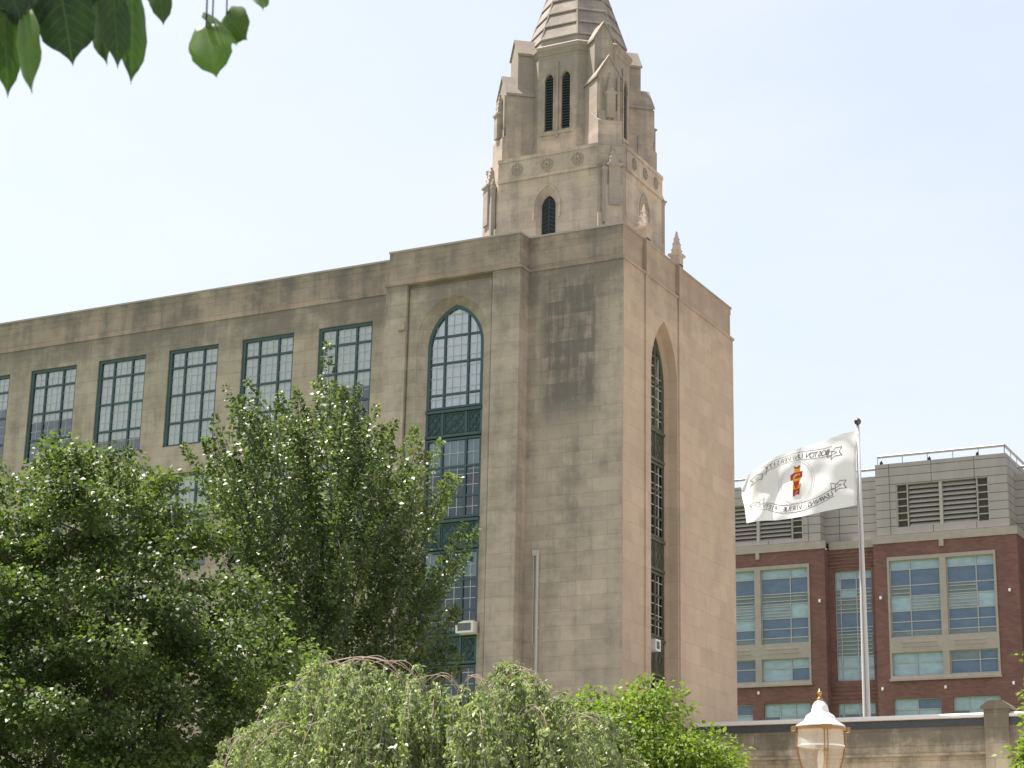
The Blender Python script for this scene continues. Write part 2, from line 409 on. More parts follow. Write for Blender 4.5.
# ================================================================== MAIN BUILDING
BLD = thing('university_building', (-20, 5, 0), 'long tan limestone building with tall teal windows and a sheer blank corner block', 'building')
YB = -0.64
XB0 = onY(388, 253, YB).x; XB1 = onY(521, 235, YB).x
TOP = 24.0; LEDGE = 22.85
XW = -50.0; DEPTH = 9.62
plan = [(XW, 0), (XB0, 0), (XB0, YB), (XB1, YB), (XB1, 0), (0, 0), (0, DEPTH), (XW, DEPTH)]

# --- wing wall with window holes
WX = [(-10.44 - 3.2*i) for i in range(9)]
WHALF = 1.09; WZ0, WZ1 = 18.3, 21.9
rows = [(WZ0, WZ1), (13.9, 17.3)]
holes = []
for xc in WX:
    for z0, z1 in rows: holes.append([(xc-WHALF, z0), (xc+WHALF, z0), (xc+WHALF, z1), (xc-WHALF, z1)])
MB().slab([(XW, 0), (XB0-0.02, 0), (XB0-0.02, LEDGE), (XW, LEDGE)], holes, PY(0), 0.5).build('wall', M['stone'], BLD)

# --- bay wall: proud piers left and right of a tall splayed arch
AC = -5.93; AH_IN, AH_OUT = 1.05, 1.32
SPR_I, APX_I = 20.5, 21.93
SPR_O, APX_O = 20.72, 22.16
DO = YB + 0.10                       # recessed middle panel
PXL, PXR = AC-1.72, AC+1.52
out = [(PXL+.07, 0), (PXR-.07, 0), (PXR-.07, 22.6), (PXL+.07, 22.6)]
bay = MB()
hole = arch_loop(AC, AH_OUT, 5.0, SPR_O, APX_O)
bay.slab(out, [hole], PY(DO), 0.06)
hin = arch_loop(AC, AH_IN, 5.05, SPR_I, APX_I)
bay.loft([[(u, DO+0.02, v) for u, v in hole], [(u, DO+0.27, v) for u, v in hin], [(u, DO+0.55, v) for u, v in hin]], False, False)
bay.slab([(XB0, 0), (PXL, 0), (PXL, 22.78), (PXR, 22.78), (PXR, 0), (XB1, 0), (XB1, LEDGE), (XB0, LEDGE)], [], PY(YB), 0.3)
bay.slab([(XB0+.01, 0), (XB1-.01, 0), (XB1-.01, LEDGE), (XB0+.01, LEDGE)], [arch_loop(AC, AH_OUT+.02, 4.9, SPR_O, APX_O+.02)], PY(DO+0.07), 0.45)
bay.box(XB1-.3, XB1, YB+.301, -0.001, 0, LEDGE); bay.box(XB0, XB0+.3, YB+.301, -0.001, 0, LEDGE)
# slim roll mouldings at the pier edges
bay.box(PXL-0.26, PXL-0.02, YB-0.08, YB+0.02, 21.15, 21.45)
bay.build('bay_wall', M['stone'], BLD)

# --- corner block, street side
MB().box(XB1, -0.02, 0.0, 0.5, 0, LEDGE).build('corner_wall', M['stone'], BLD)

# --- side wall, facing right
YC = 3.28; SH_O, SH_I = 1.10, 1.04
SS_O, SA_O = 19.6, 21.62
sh = arch_loop(YC, SH_O, 4.0, SS_O, SA_O)
si = arch_loop(YC, SH_I, 4.05, SS_O-0.05, SA_O-0.10)
side = MB()
side.slab([(0.002, 0), (DEPTH, 0), (DEPTH, LEDGE), (0.002, LEDGE)], [sh], PX(0.0), 0.06)
side.slab([(0.01, 0), (DEPTH-.01, 0), (DEPTH-.01, LEDGE), (0.01, LEDGE)], [arch_loop(YC, SH_O+.02, 3.9, SS_O, SA_O+.02)], PX(-0.07), 0.5)
side.loft([[(-0.02, u, v) for u, v in sh], [(-0.30, u, v) for u, v in arch_loop(YC, SH_O-.02, 4.0, SS_O, SA_O-.03)], [(-0.45, u, v) for u, v in si], [(-0.62, u, v) for u, v in si]], False, False)
side.build('side_wall', M['stone_clean_bounce'], BLD)
for yy in (1.82, 4.62):
    p = MB(); p.box(-0.02, 0.055, yy-0.17, yy+0.17, 0, 22.75)
    p.box(-0.3, 0.07, yy-0.16, yy+0.16, 22.75, 24.05)
    p.build('pilaster', M['stone_clean_bounce'], BLD)
    q = MB(); c = (-0.1, yy, 0)
    def sq(h, z): return [(-0.1-h, yy-h, z), (-0.1+h, yy-h, z), (-0.1+h, yy+h, z), (-0.1-h, yy+h, z)]
    q.loft([sq(.17, 24.0), sq(.17, 24.32), sq(.235, 24.36), sq(.235, 24.43), sq(.14, 24.47), sq(.10, 24.8), sq(.02, 25.28)])
    for a in range(4):
        for hz in (24.58, 24.8, 25.0):
            r = 0.15 - (hz-24.5)*0.16
            q.lathe([(0.005, -0.03), (0.035, 0), (0.005, 0.035)], (-0.1 + r*math.cos(a*math.pi/2+.78)*1.35, yy + r*math.sin(a*math.pi/2+.78)*1.35, hz), 5)
    q.build('pinnacle', M['stone_tower'], BLD)
b = MB(); b.box(XW, -0.6, DEPTH-.5, DEPTH, 0, LEDGE); b.box(XW, XW+.5, 0.6, DEPTH-.5, 0, LEDGE); b.build('rear_wall', M['stone'], BLD)
MB().box(XW, -0.3, 0.3, DEPTH-.3, 22.95, 23.1).build('roof', M['roof'], BLD)
MB().box(XB0+.1, XB1-.1, YB+.3, 0.3, 22.9, 23.05).build('roof', M['roof'], BLD)

# --- parapet swept round the plan, set back above a weathered ledge
def sweep(path, prof, d0=None, d1=None):
    """path: plan points anticlockwise (outside on the right of travel); prof: (outward offset, z)"""
    rings = []
    n = len(path)
    for i in range(n):
        a = Vector(path[i]) - Vector(path[i-1]) if i > 0 else (Vector(d0) if d0 else Vector(path[1]) - Vector(path[0]))
        b_ = Vector(path[i+1]) - Vector(path[i]) if i < n-1 else (Vector(d1) if d1 else Vector(path[-1]) - Vector(path[-2]))
        a.normalize(); b_.normalize()
        na = Vector((a.y, -a.x)); nb = Vector((b_.y, -b_.x))
        m = na + nb; m = m/(m.dot(na))
        rings.append([(path[i][0] + m.x*o, path[i][1] + m.y*o, z) for o, z in prof])
    return rings
prof = [(0.045, LEDGE-0.08), (0.045, LEDGE), (-0.07, LEDGE+0.015), (-0.07, 23.72), (-0.05, 23.75), (-0.05, 23.97), (-0.08, TOP), (-0.5, TOP), (-0.5, LEDGE-0.10)]
capp = [(-0.03, TOP-0.035), (-0.03, TOP+0.03), (-0.52, TOP+0.03), (-0.52, TOP-0.035)]
MB().loft(sweep(plan[:6], prof, None, (0, 1)), True, True).build('parapet', M['stone_par'], BLD)
MB().loft(sweep([plan[5], plan[6], plan[7]], prof, (1, 0), None), True, True).build('parapet', M['stone_clean_bounce'], BLD)
MB().loft(sweep(plan[:6], [(o+.003, z+.004) for o, z in capp], None, (0, 1)), True, True).build('coping', M['trim'], BLD)
MB().loft(sweep([plan[5], plan[6]], [(o+.003, z+.004) for o, z in capp], (1, 0), None), True, True).build('coping', M['stone_clean_bounce'], BLD)
# conduit on the corner block
c = MB(); x = onY(537.5, 600, 0).x
c.tube([(x, -0.05, 3), (x, -0.05, 13.45)], 0.05, 8); c.tube([(x-0.14, -0.03, 10.6), (x-0.14, -0.03, 13.3)], 0.022, 6)
c.tube([(x-0.14, -0.03, 10.6), (x-0.03, -0.04, 10.3)], 0.022, 6); c.box(x-.17, x+.06, -.09, -.003, 13.3, 13.47)
for z in (5, 7, 9, 11): c.box(x-.09, x+.09, -.06, -.003, z, z+.05)
c.build('conduit', M['pipe'], BLD)

# --- windows
def grid_window(loc, half, H, cols, rowz, blind, name='window', blind_bottom=False, muntin=True):
    """rectangular steel window; local origin at the middle of the sill"""
    f = MB(); fw = 0.072
    f.box(-half, -half+fw+.05, 0, .12, 0, H); f.box(half-fw, half, 0, .12, 0, H)
    f.box(-half+fw+.05, half-fw, 0, .12, 0, fw); f.box(-half+fw+.05, half-fw, 0, .12, H-fw-.04, H)
    x0, x1 = -half+fw+.05, half-fw; z0, z1 = fw, H-fw-.04
    xs = [x0 + (x1-x0)*c for c in cols]; zs = [z0 + (z1-z0)*r for r in rowz]
    for x in xs: f.box(x-.035, x+.035, .02, .11, z0, z1)
    ex = [x0] + xs + [x1]
    for z in zs:
        for a, b_ in zip(ex[:-1], ex[1:]): f.box(a + (.035 if a != x0 else 0), b_ - (.035 if b_ != x1 else 0), .03, .10, z-.035, z+.035)
    o = f.build(name, M['teal'], BLD, loc=Vector(loc) - wloc(BLD))
    m = MB(); ez = [z0] + zs + [z1]
    for i in range(len(ex)-1):
        k = 3 if (ex[i+1]-ex[i]) > 0.34*(x1-x0) else 2
        for q in range(1, k): xx = ex[i] + (ex[i+1]-ex[i])*q/k; m.box(xx-.008, xx+.008, .05, .075, z0, z1)
        for j in range(len(ez)-1):
            kk = max(1, round((ez[j+1]-ez[j])/0.37))
            for q in range(1, kk): zz = ez[j] + (ez[j+1]-ez[j])*q/kk; m.box(ex[i]+.036, ex[i+1]-.036, .045, .06, zz-.008, zz+.008)
    if muntin: m.build('glazing_bars', M['lead'], o, loc=(0, 0, 0))
    MB().add([(x0, .066, z0), (x1, .066, z0), (x1, .066, z1), (x0, .066, z1)], [(0, 1, 2, 3)]).build('pane', M['glass'], o, loc=(0, 0, 0))
    if blind > 0:
        b0 = z1 - (z1-z0)*blind
        MB().box(x0-.03, x1+.03, .125, .135, b0, z1).build('blind', M['blind'], o, loc=(0, 0, 0))
    return o
blinds = [0.62, 0.86, 1.0, 0.86, 0.55, 0.35, 0.9, 0.6, 0.4]
for i, xc in enumerate(WX):
    grid_window((xc, 0.05, WZ0), WHALF, WZ1-WZ0, (.29, .70), (.235, .535, .835), blinds[i])
protolow = grid_window((WX[0], 0.05, 13.9), WHALF, 3.4, (.29, .70), (.235, .535, .835), 0.4)
for xc in WX[1:]: copy_tree(protolow, BLD, Vector((xc, 0.05, 13.9)) - wloc(BLD))

def arched_window(kind):
    """five storeys of glazing and relief panels in one tall opening; local u across, built flat then placed"""
    if kind == 'front':
        P = lambda u, d, v: (AC + u, DO + 0.27 + d, v); half, spr, apx, zb = AH_IN, SPR_I, APX_I, 5.05
        cuts = [(18.37, apx, 'glass', (.30, .72), ()), (17.40, 18.33, 'panel', (.30, .72), ()), (14.69, 17.36, 'glass', (.30, .72), ()),
                (13.68, 14.65, 'panel', (.30, .72), ()), (11.0, 13.64, 'glass', (.30, .72), ()), (10.0, 10.96, 'panel', (.30, .72), ()), (5.05, 9.96, 'glass', (.30, .72), ())]
        fm, pm = M['teal'], M['teal']
    else:
        P = lambda u, d, v: (-0.46 - d, YC + u, v); half, spr, apx, zb = SH_I, SS_O-.05, SA_O-.10, 4.05
        cuts = [(18.05, apx, 'glass', (.33, .67), ()), (16.95, 18.01, 'panel', (.33, .67), ()), (14.4, 16.91, 'glass', (.33, .67), ()),
                (13.3, 14.36, 'panel', (.33, .67), ()), (11.15, 13.26, 'glass', (.33, .67), ()), (9.9, 11.11, 'panel', (.33, .67), ()), (4.05, 9.86, 'glass', (.33, .67), ())]
        fm, pm = M['teal_green'], M['teal_green']
    first = None
    def bx(mb, u0, u1, d0, d1, v0, v1):
        a = P(u0, d0, v0); b_ = P(u1, d1, v1); mb.box(a[0], b_[0], a[1], b_[1], a[2], b_[2])
    for z0, z1, typ, cols, _ in cuts:
        f = MB(); fw = .07
        us = [-half + 2*half*c for c in cols]
        topz = lambda u: min(z1, arch_top(0, half, spr, apx, u)) if z1 > spr else z1
        e = [-half] + us + [half]
        if typ == 'glass':
            if z1 > spr:
                inner = arch_loop(0, half-.11, z0+fw, spr, apx-.13)
                f.slab(arch_loop(0, half, z0, spr, apx), [inner], lambda u, v, d: P(u, d, v), .12)
            else:
                bx(f, -half, -half+fw+.03, 0, .12, z0, z1); bx(f, half-fw, half, 0, .12, z0, z1)
                bx(f, -half+fw+.03, half-fw, 0, .12, z0, z0+fw); bx(f, -half+fw+.03, half-fw, 0, .12, z1-fw, z1)
            for u in us: bx(f, u-.035, u+.035, .02, .11, z0+fw, topz(u)-.08)
            nr = [z0 + .5, z0 + 1.58, z0 + 2.5] if z1 > spr else [z0 + (z1-z0)*.27, z0 + (z1-z0)*.64]
            for z in nr:
                for a, b_ in zip(e[:-1], e[1:]): bx(f, a + .036, b_ - .036, .03, .10, z-.035, z+.035)
            o = f.build('window', fm, BLD)
            m = MB()
            for a, b_ in zip(e[:-1], e[1:]):
                k = 3 if (b_-a) > .36*2*half else 2
                for q in range(1, k): uu = a + (b_-a)*q/k; bx(m, uu-.01, uu+.01, .05, .075, z0+fw, topz(uu)-.1)
                zz = z0 + .36
                while zz < z1-.2:
                    if all(abs(zz-r) > .1 for r in nr) and zz < min(topz(a+.06), topz(b_-.06)): bx(m, a+.037, b_-.037, .045, .06, zz-.01, zz+.01)
                    zz += .36
            m.build('glazing_bars', M['lead'], o)
            pg = MB()
            lp = arch_loop(0, half-.09, z0+.03, spr, apx-.11) if z1 > spr else [(-half+.05, z0+.03), (half-.05, z0+.03), (half-.05, z1-.03), (-half+.05, z1-.03)]
            pg.slab(lp, [], lambda u, v, d: P(u, .066+d, v), .004)
            pg.build('pane', M['glass'] if z0 > 17 else M['glass_low'], o)
            if kind == 'front' and (z1 > spr or abs(z0-14.69) < .01 or abs(z0-11.0) < .01):
                bm_ = MB()
                if z1 > spr: bl = arch_loop(0, half-.02, z0, spr, apx-.02)
                elif abs(z0-14.69) < .01: bl = [(-half, z0+1.6), (half, z0+1.6), (half, z1), (-half, z1)]
                else: bl = [(-half, z1-.85), (half, z1-.85), (half, z1), (-half, z1)]
                bm_.slab(bl, [], lambda u, v, d: P(u, .125+d, v), .012)
                bm_.build('blind', M['blind'], o)
            elif kind == 'side' and z0 < 16:
                bm_ = MB(); bm_.slab([(-half, z1-.7), (half, z1-.7), (half, z1), (-half, z1)], [], lambda u, v, d: P(u, .15+d, v), .015)
                bm_.build('blind', M['acgrey'], o)
        else:
            bx(f, -half, half, .06, .12, z0, z1)
            bx(f, -half, half, -.03, .058, z0, z0+.09); bx(f, -half, half, -.05, .058, z1-.09, z1)
            for u in [-half+.04] + us + [half-.04]: bx(f, u-.04, u+.04, 0, .057, z0+.092, z1-.092)
            for a, b_ in zip(e[:-1], e[1:]):
                a += .07; b_ -= .07; zz0, zz1 = z0+.13, z1-.13
                def bar(p, q, r=.017): f.tube([P(p[0], .035, p[1]), P(q[0], .035, q[1])], r, 4)
                cu, cz = (a+b_)/2, (zz0+zz1)/2
                bar((a, zz0), (b_, zz1)); bar((a, zz1), (b_, zz0))
                bar((cu, zz1), (b_, cz)); bar((b_, cz), (cu, zz0)); bar((cu, zz0), (a, cz)); bar((a, cz), (cu, zz1))
                for (p, q) in (((a, zz0), (b_, zz0)), ((b_, zz0), (b_, zz1)), ((b_, zz1), (a, zz1)), ((a, zz1), (a, zz0))): bar(p, q, .022)
                bar((a+(b_-a)*.25, cz), (b_-(b_-a)*.25, cz)); bar((cu, zz0+.2), (cu, zz1-.2))
            f.build('spandrel', pm, BLD)
arched_window('front'); arched_window('side')

# --- air conditioners sitting in the windows
def ac(name, p, axis, label, W=.31, H=.36, D=.5):
    t = thing(name, p, label, 'air conditioner', 'air conditioners in the windows')
    def bx(mb, u0, u1, d0, d1, z0, z1):
        if axis == 'y': mb.box(p[0]+u0, p[0]+u1, p[1]-d1, p[1]-d0, p[2]+z0, p[2]+z1)
        else: mb.box(p[0]+d0, p[0]+d1, p[1]+u0, p[1]+u1, p[2]+z0, p[2]+z1)
    c = MB()
    bx(c, -W, W, 0, D-.02, 0, .03); bx(c, -W, W, 0, D-.02, H-.03, H); bx(c, -W, -W+.03, 0, D-.02, .03, H-.03); bx(c, W-.03, W, 0, D-.02, .03, H-.03)
    bx(c, -W, W, D-.02, D, 0, .06); bx(c, -W, W, D-.02, D, H-.06, H); bx(c, -W, -W+.07, D-.02, D, .06, H-.06); bx(c, W-.07, W, D-.02, D, .06, H-.06)
    c.build('casing', M['acwhite'], t)
    gq = MB(); bx(gq, -W+.07, W-.07, D-.08, D-.04, .06, H-.06)
    for i in range(5): z = .085 + i*.047; bx(gq, -W+.07, W-.07, D-.04, D-.015, z, z+.015)
    for i in range(5): u = -W + .13 + i*.1; bx(gq, u, u+.012, D-.015, D-.006, .06, H-.06)
    gq.build('grille', M['acgrey'], t)
a = onY(465.5, 633, DO-.1)
ac('air_conditioner', (a.x, DO+.30, a.z), 'y', 'boxy white air conditioner low in the teal arched window beside the tree')
a = onX(657, 651, -0.1)
ac('air_conditioner', (-0.36, a.y, a.z), 'x', 'small white air conditioner in the narrow window of the clean side wall', .20, .36, .30)

# ================================================================== TOWER
TX, TY = -4.88, 7.09
TW = thing('stone_tower', (-4.75, 6.66, 0), 'tapering limestone tower with stepped corner buttresses and an eight sided spire', 'tower')
def octo(ap, z, ch=None):
    """octagon with flats facing the axes; ap = apothem, ch = half length of the axis flats"""
    h = ap*math.tan(math.pi/8) if ch is None else ch
    return [(TX+x, TY+y, z) for x, y in ((h,-ap),(ap,-h),(ap,h),(h,ap),(-h,ap),(-ap,h),(-ap,-h),(-h,-ap))]
TXN, TYN, TS = -4.75, 6.66, 0.924
XF[0] = lambda v: (TXN + (v[0]-TX)*TS, TYN - 2.77 + ((v[1]-TY)*TS + 2.77)*.81, max(0, 26.0 + (v[2]-26.04)*TS))
# lower stage: front and right walls with an arched window each
ls = MB()
AP, HF = 3.0, 2.12
def face_map(k, ap):
    c, s_ = math.cos(k*math.pi/2), math.sin(k*math.pi/2)       # k=0 : facing -Y ; k=1 : facing +X
    def P(u, v, d):
        x, y = u, -ap + d
        return (TX + c*x - s_*y, TY + s_*x + c*y, v)
    return P
for k in range(4):
    P = face_map(k, AP)
    hl = arch_loop(0, .44, 25.3, 26.85, 27.55, 6)
    ls.slab([(-HF, 12), (HF, 12), (HF, 28.72), (-HF, 28.72)], [hl], P, .3)
    ih = arch_loop(0, .30, 25.3, 26.85, 27.32, 6)
    ls.loft([[P(u, v, .02) for u, v in hl], [P(u, v, .2) for u, v in ih], [P(u, v, .4) for u, v in ih]], False, False)
    # string course and rosette band
    ls.slab([(-HF-.02, 28.06), (HF+.02, 28.06), (HF+.02, 28.18), (-HF-.02, 28.18)], [], lambda u, v, d: P(u, v, d-.07), .071)
    ls.slab([(-HF, 28.18), (HF, 28.18), (HF, 28.9), (-HF, 28.9)], [], lambda u, v, d: P(u, v, d-.035), .03)
    ls.slab([(-HF-.02, 28.9), (HF+.02, 28.9), (HF+.02, 29.05), (-HF-.02, 29.05)], [], lambda u, v, d: P(u, v, d-.07), .3)
    # hood mould
    hp = arch_loop(0, .55, 26.3, 26.85, 27.68, 6)
    ls.tube([P(u, v, -.02) for u, v in hp[1:] + hp[:1]], .045, 5)
ls.loft([octo(AP-.01, 12, HF+.0), octo(AP-.01, 29.0, HF)], False, False)
# drop the doubled flats: keep only the diagonal corners of that loft
keep_v, keep_f = ls.v, []
n8 = len(ls.f)
diag = {0, 2, 4, 6}
for i, fc in enumerate(ls.f):
    if i >= n8-8 and ((i-(n8-8)) % 8) not in diag: continue
    keep_f.append(fc)
ls.f = keep_f; ls.m = [0]*len(keep_f)
ls.loft([octo(AP-.05, 29.0, HF-.02), octo(2.02, 29.25)], False, True)
ls.build('lower_stage', M['stone_tower'], TW)
for k in range(4):
    P = face_map(k, AP)
    wv = MB(); wv.slab(arch_loop(0, .30, 25.3, 26.85, 27.32, 6), [], lambda u, v, d: P(u, v, d+.28), .03)
    wo = wv.build('window', M['dark'], TW)
    lt = MB()
    for i in range(12):
        z = 25.35 + i*.17
        if z < 27.1:
            hw = min(.29, (arch_top(0, .30, 26.85, 27.32, 0) - z)*.7)
            lt.tube([P(-hw, z, .25), P(0, z+.12, .25), P(hw, z, .25)], .014, 4)
    lt.tube([P(0, 25.3, .25), P(0, 27.25, .25)], .02, 4)
    lt.build('tracery', M['teal'], wo)
    for u in (-1.3, 0, 1.3):
        r = MB()
        for q in range(8):
            a0 = q*math.pi/4; pr = [P(u + .17*math.cos(a0) + .085*math.cos(t)*1.0, 28.53 + .17*math.sin(a0) + .085*math.sin(t), -.05) for t in np.linspace(0, 2*math.pi, 7)]
            r.tube(pr, .022, 4)
        r.tube([P(u + .07*math.cos(t), 28.53 + .07*math.sin(t), -.06) for t in np.linspace(0, 2*math.pi, 9)], .035, 4)
        r.build('rosette', M['stone_spire'], TW)
# belfry
BA = 2.05; BH = BA*math.tan(math.pi/8)
bf = MB()
def face8(k, ap):
    c, s_ = math.cos(k*math.pi/4), math.sin(k*math.pi/4)
    return lambda u, v, d: (TX + c*u - s_*(-ap+d), TY + s_*u + c*(-ap+d), v)
LZ0, LZS, LZA, LH = 30.3, 32.45, 32.75, .185
for k in range(8):
    P = face8(k, BA); e = BH
    hs = [arch_loop(u, LH, LZ0, LZS, LZA, 4) for u in (-.37, .37)] if k % 2 == 0 else []
    bf.slab([(-e, 29.0), (e, 29.0), (e, 33.6), (-e, 33.6)], hs, P, .25)
    if k % 2 == 0:
        for u in (-.37, .37):
            bf.tube([P(a_, b_, -.005) for a_, b_ in arch_loop(u, LH+.04, LZ0+1.9, LZS, LZA+.06, 4)[1:]], .028, 4)
        bf.slab([(-.055, 30.0), (.055, 30.0), (.055, 33.2), (-.055, 33.2)], [], lambda u, v, d: P(u, v, d-.06), .055)
        bf.slab([(-.78, 30.12), (.78, 30.12), (.78, 30.24), (-.78, 30.24)], [], lambda u, v, d: P(u, v, d-.05), .045)
bf.loft([octo(BA+.02, 33.55), octo(BA+.05, 33.7), octo(BA+.12, 33.78), octo(BA+.12, 33.92), octo(BA+.02, 34.0)], True, True)
bf.build('belfry', M['stone_tower'], TW)
for k in range(0, 8, 2):
    P = face8(k, BA)
    for u0 in (-.37, .37):
        lv = MB()
        lv.slab(arch_loop(u0, LH, LZ0, LZS, LZA, 4), [], lambda u, v, d: P(u, v, d+.2), .02)
        z = LZ0 + .05
        while z < LZA - .15:
            hw = LH if z < LZS else LH*(LZA-z)/(LZA-LZS)
            lv.loft([[P(u0-hw, z, .04), P(u0+hw, z, .04), P(u0+hw, z+.03, .04), P(u0-hw, z+.03, .04)],
                     [P(u0-hw, z+.07, .18), P(u0+hw, z+.07, .18), P(u0+hw, z+.10, .18), P(u0-hw, z+.10, .18)]])
            z += .115
        lv.build('louvre', M['louvre'], TW)
# spire: courses that step slightly
spm = MB(); rings = []
z = 34.0; ap = 1.97
rings.append(octo(ap, z)); rings.append(octo(ap-.06, z+.30)); z += .30
APEX = 40.4
while z < 39.6:
    a0 = 1.91*(APEX - z)/(APEX - 34.3); a1 = 1.91*(APEX - z - .62)/(APEX - 34.3)
    rings.append(octo(a0 + .055, z)); rings.append(octo(a0 + .055, z + .05)); rings.append(octo(a1 + .0, z+.62)); z += .62
rings.append(octo(.12, 40.1)); rings.append(octo(.16, 40.25)); rings.append(octo(.02, 40.9))
spm.loft(rings, False, True)
for k in range(8):
    a0 = octo(1.93, 34.3)[k]
    spm.tube([a0, (TX + (a0[0]-TX)*.06, TY + (a0[1]-TY)*.06, 40.0)], [.055, .04], 5)
spm.build('spire', M['stone_spire'], TW)
# diagonal stepped buttresses
for qd in range(4):
    ang = -math.pi/4 + qd*math.pi/2
    dv = Vector((math.cos(ang), math.sin(ang), 0)); sv = Vector((-dv.y, dv.x, 0)); o0 = Vector((TX, TY, 0))
    def B(r, s_, z): return o0 + dv*r + sv*s_ + Vector((0, 0, z))
    bt = MB()
    def gable(r0, r1, hw, z0, zs, za):
        sec = lambda r, e=0: [B(r, -hw, z0), B(r, hw, z0), B(r, hw, zs), B(r, 0, za), B(r, -hw, zs)]
        bt.loft([sec(r0), sec(r1)])
        # coping stones on the gable slopes
        for s_ in (-1, 1):
            top = lambda r: [B(r, s_*(hw+.06), zs-.10), B(r, s_*(hw+.06), zs+.0), B(r, 0, za+.10), B(r, 0, za+.01)]
            bt.loft([top(r0), top(r1+.05)])
    def weather(r0, r1, hw, z0, z1, zt):                      # block with a sloping top falling outwards
        sec = lambda s_: [B(r0, s_, z0), B(r1, s_, z0), B(r1, s_, z1), B(r0, s_, zt)]
        bt.loft([sec(-hw), sec(hw)])
    gable(1.7, 2.78, .40, 28.9, 33.85, 34.5)
    gable(1.7, 3.30, .50, 28.6, 32.05, 32.85)
    weather(2.6, 3.36, .46, 28.4, 30.55, 31.0)
    weather(2.6, 3.46, .525, 26, 30.1, 30.75)
    weather(2.6, 3.62, .56, 12, 28.75, 29.35)
    weather(2.6, 3.86, .36, 12, 27.3, 27.75)
    weather(2.6, 3.74, .62, 12, 26.2, 26.6)
    # sunk vertical panel line on the front of the gabled stage
    bt.obox(B(3.38, 0, 30.0), sv, dv, Vector((0,0,1)), .05, .03, .75)
    for s_ in (-1, 1):
        bt.obox(B(3.32, s_*.40, 30.9), sv, dv, Vector((0,0,1)), .06, .06, 1.05)
    bo = bt.build('buttress', M['stone_tower'], TW)
    def pin(r, s0, hw, z0, z1, z2, name='pinnacle'):
        pm = MB()
        sq_ = lambda h, z: [B(r-h, s0-h, z), B(r+h, s0-h, z), B(r+h, s0+h, z), B(r-h, s0+h, z)]
        pm.loft([sq_(hw, z0), sq_(hw, z1), sq_(hw*1.3, z1+.04), sq_(hw*1.3, z1+.12), sq_(hw*.85, z1+.16), sq_(.03, z2)])
        for t in range(4):
            a_ = t*math.pi/2 + math.pi/4
            for fz in (.3, .55, .78):
                hh = hw*.85*(1-fz)*1.45; zz = z1+.16 + (z2-z1-.16)*fz
                pm.lathe([(.008, -.05), (.055, 0), (.01, .05)], B(r + hh*math.cos(a_), s0 + hh*math.sin(a_), zz), 5)
        pm.lathe([(.01, -.04), (.06, 0), (.01, .07)], B(r, s0, z2), 6)
        pm.build(name, M['stone_spire'], bo)
    pin(3.40, 0, .17, 30.2, 31.15, 32.1)
    pin(3.70, 0, .24, 26.5, 28.05, 28.95)
    pin(3.76, -.36, .09, 25.8, 27.9, 28.3); pin(3.76, .36, .09, 25.8, 27.9, 28.3)

XF[0] = None
# ================================================================== ARCADE WALL WITH PIER
WALLY = 5.3
AW = thing('parapet_wall', (8, WALLY, 0), 'long stained stone wall with a pale metal coping running behind the lamp', 'wall')
b = MB(); b.box(0.12, 26, WALLY, WALLY+.5, 7.43, 8.2); b.box(0.12, 26, WALLY+.06, WALLY+.5, 0, 7.31)
b.build('masonry', M['stone_moss'], AW)
b = MB(); b.loft([[(x, WALLY-.002, 7.43), (x, WALLY-.09, 7.40), (x, WALLY-.09, 7.34), (x, WALLY+.06, 7.31), (x, WALLY+.4, 7.31), (x, WALLY+.4, 7.43)] for x in (0.12, 26)]); b.build('string_course', M['stone_moss'], AW)
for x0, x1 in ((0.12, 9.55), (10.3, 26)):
    MB().box(x0, x1, WALLY-.03, WALLY+.5, 8.2, 8.41).build('shade_band', M['shade_band'], AW)  # strip painted dark as the shade cast by the coping
    b = MB(); b.loft([[(x, WALLY-.10, 8.44), (x, WALLY+.1, 8.41), (x, WALLY+.6, 8.41), (x, WALLY+.6, 8.58), (x, WALLY+.02, 8.58), (x, WALLY-.10, 8.52)] for x in (x0, x1)]); b.build('coping', M['flash'], AW)
b = MB(); b.box(9.56, 10.29, WALLY-.14, WALLY+.62, 0, 8.66)
b.loft([[(9.48, y, 8.66), (10.37, y, 8.66), (10.37, y, 8.75), (10.1, y, 8.92), (9.75, y, 8.92), (9.48, y, 8.75)] for y in (WALLY-.2, WALLY+.68)])
b.build('pier', M['stone_moss'], AW)

# ================================================================== BRICK BUILDING BEHIND
BK = thing('brick_building', (-12, 85, 0), 'red brick campus building with pale trim, glass bays and louvred rooftop storey', 'building')
Y0 = 80.0; YR = 80.9
XF[0] = lambda v: (-6.5 + (v[0]+3.5)*.957, 80 + (v[1]-80)*.957, max(0, 35.65 + (v[2]-32.3)*.957))
def INV(p): return Vector((-3.5 + (p.x+6.5)/.957, 80 + (p.y-80)/.957, 32.3 + (p.z-35.65)/.957))
XA0, XA1, XC0, XC1 = -31.0, -17.6, -13.75, -3.0
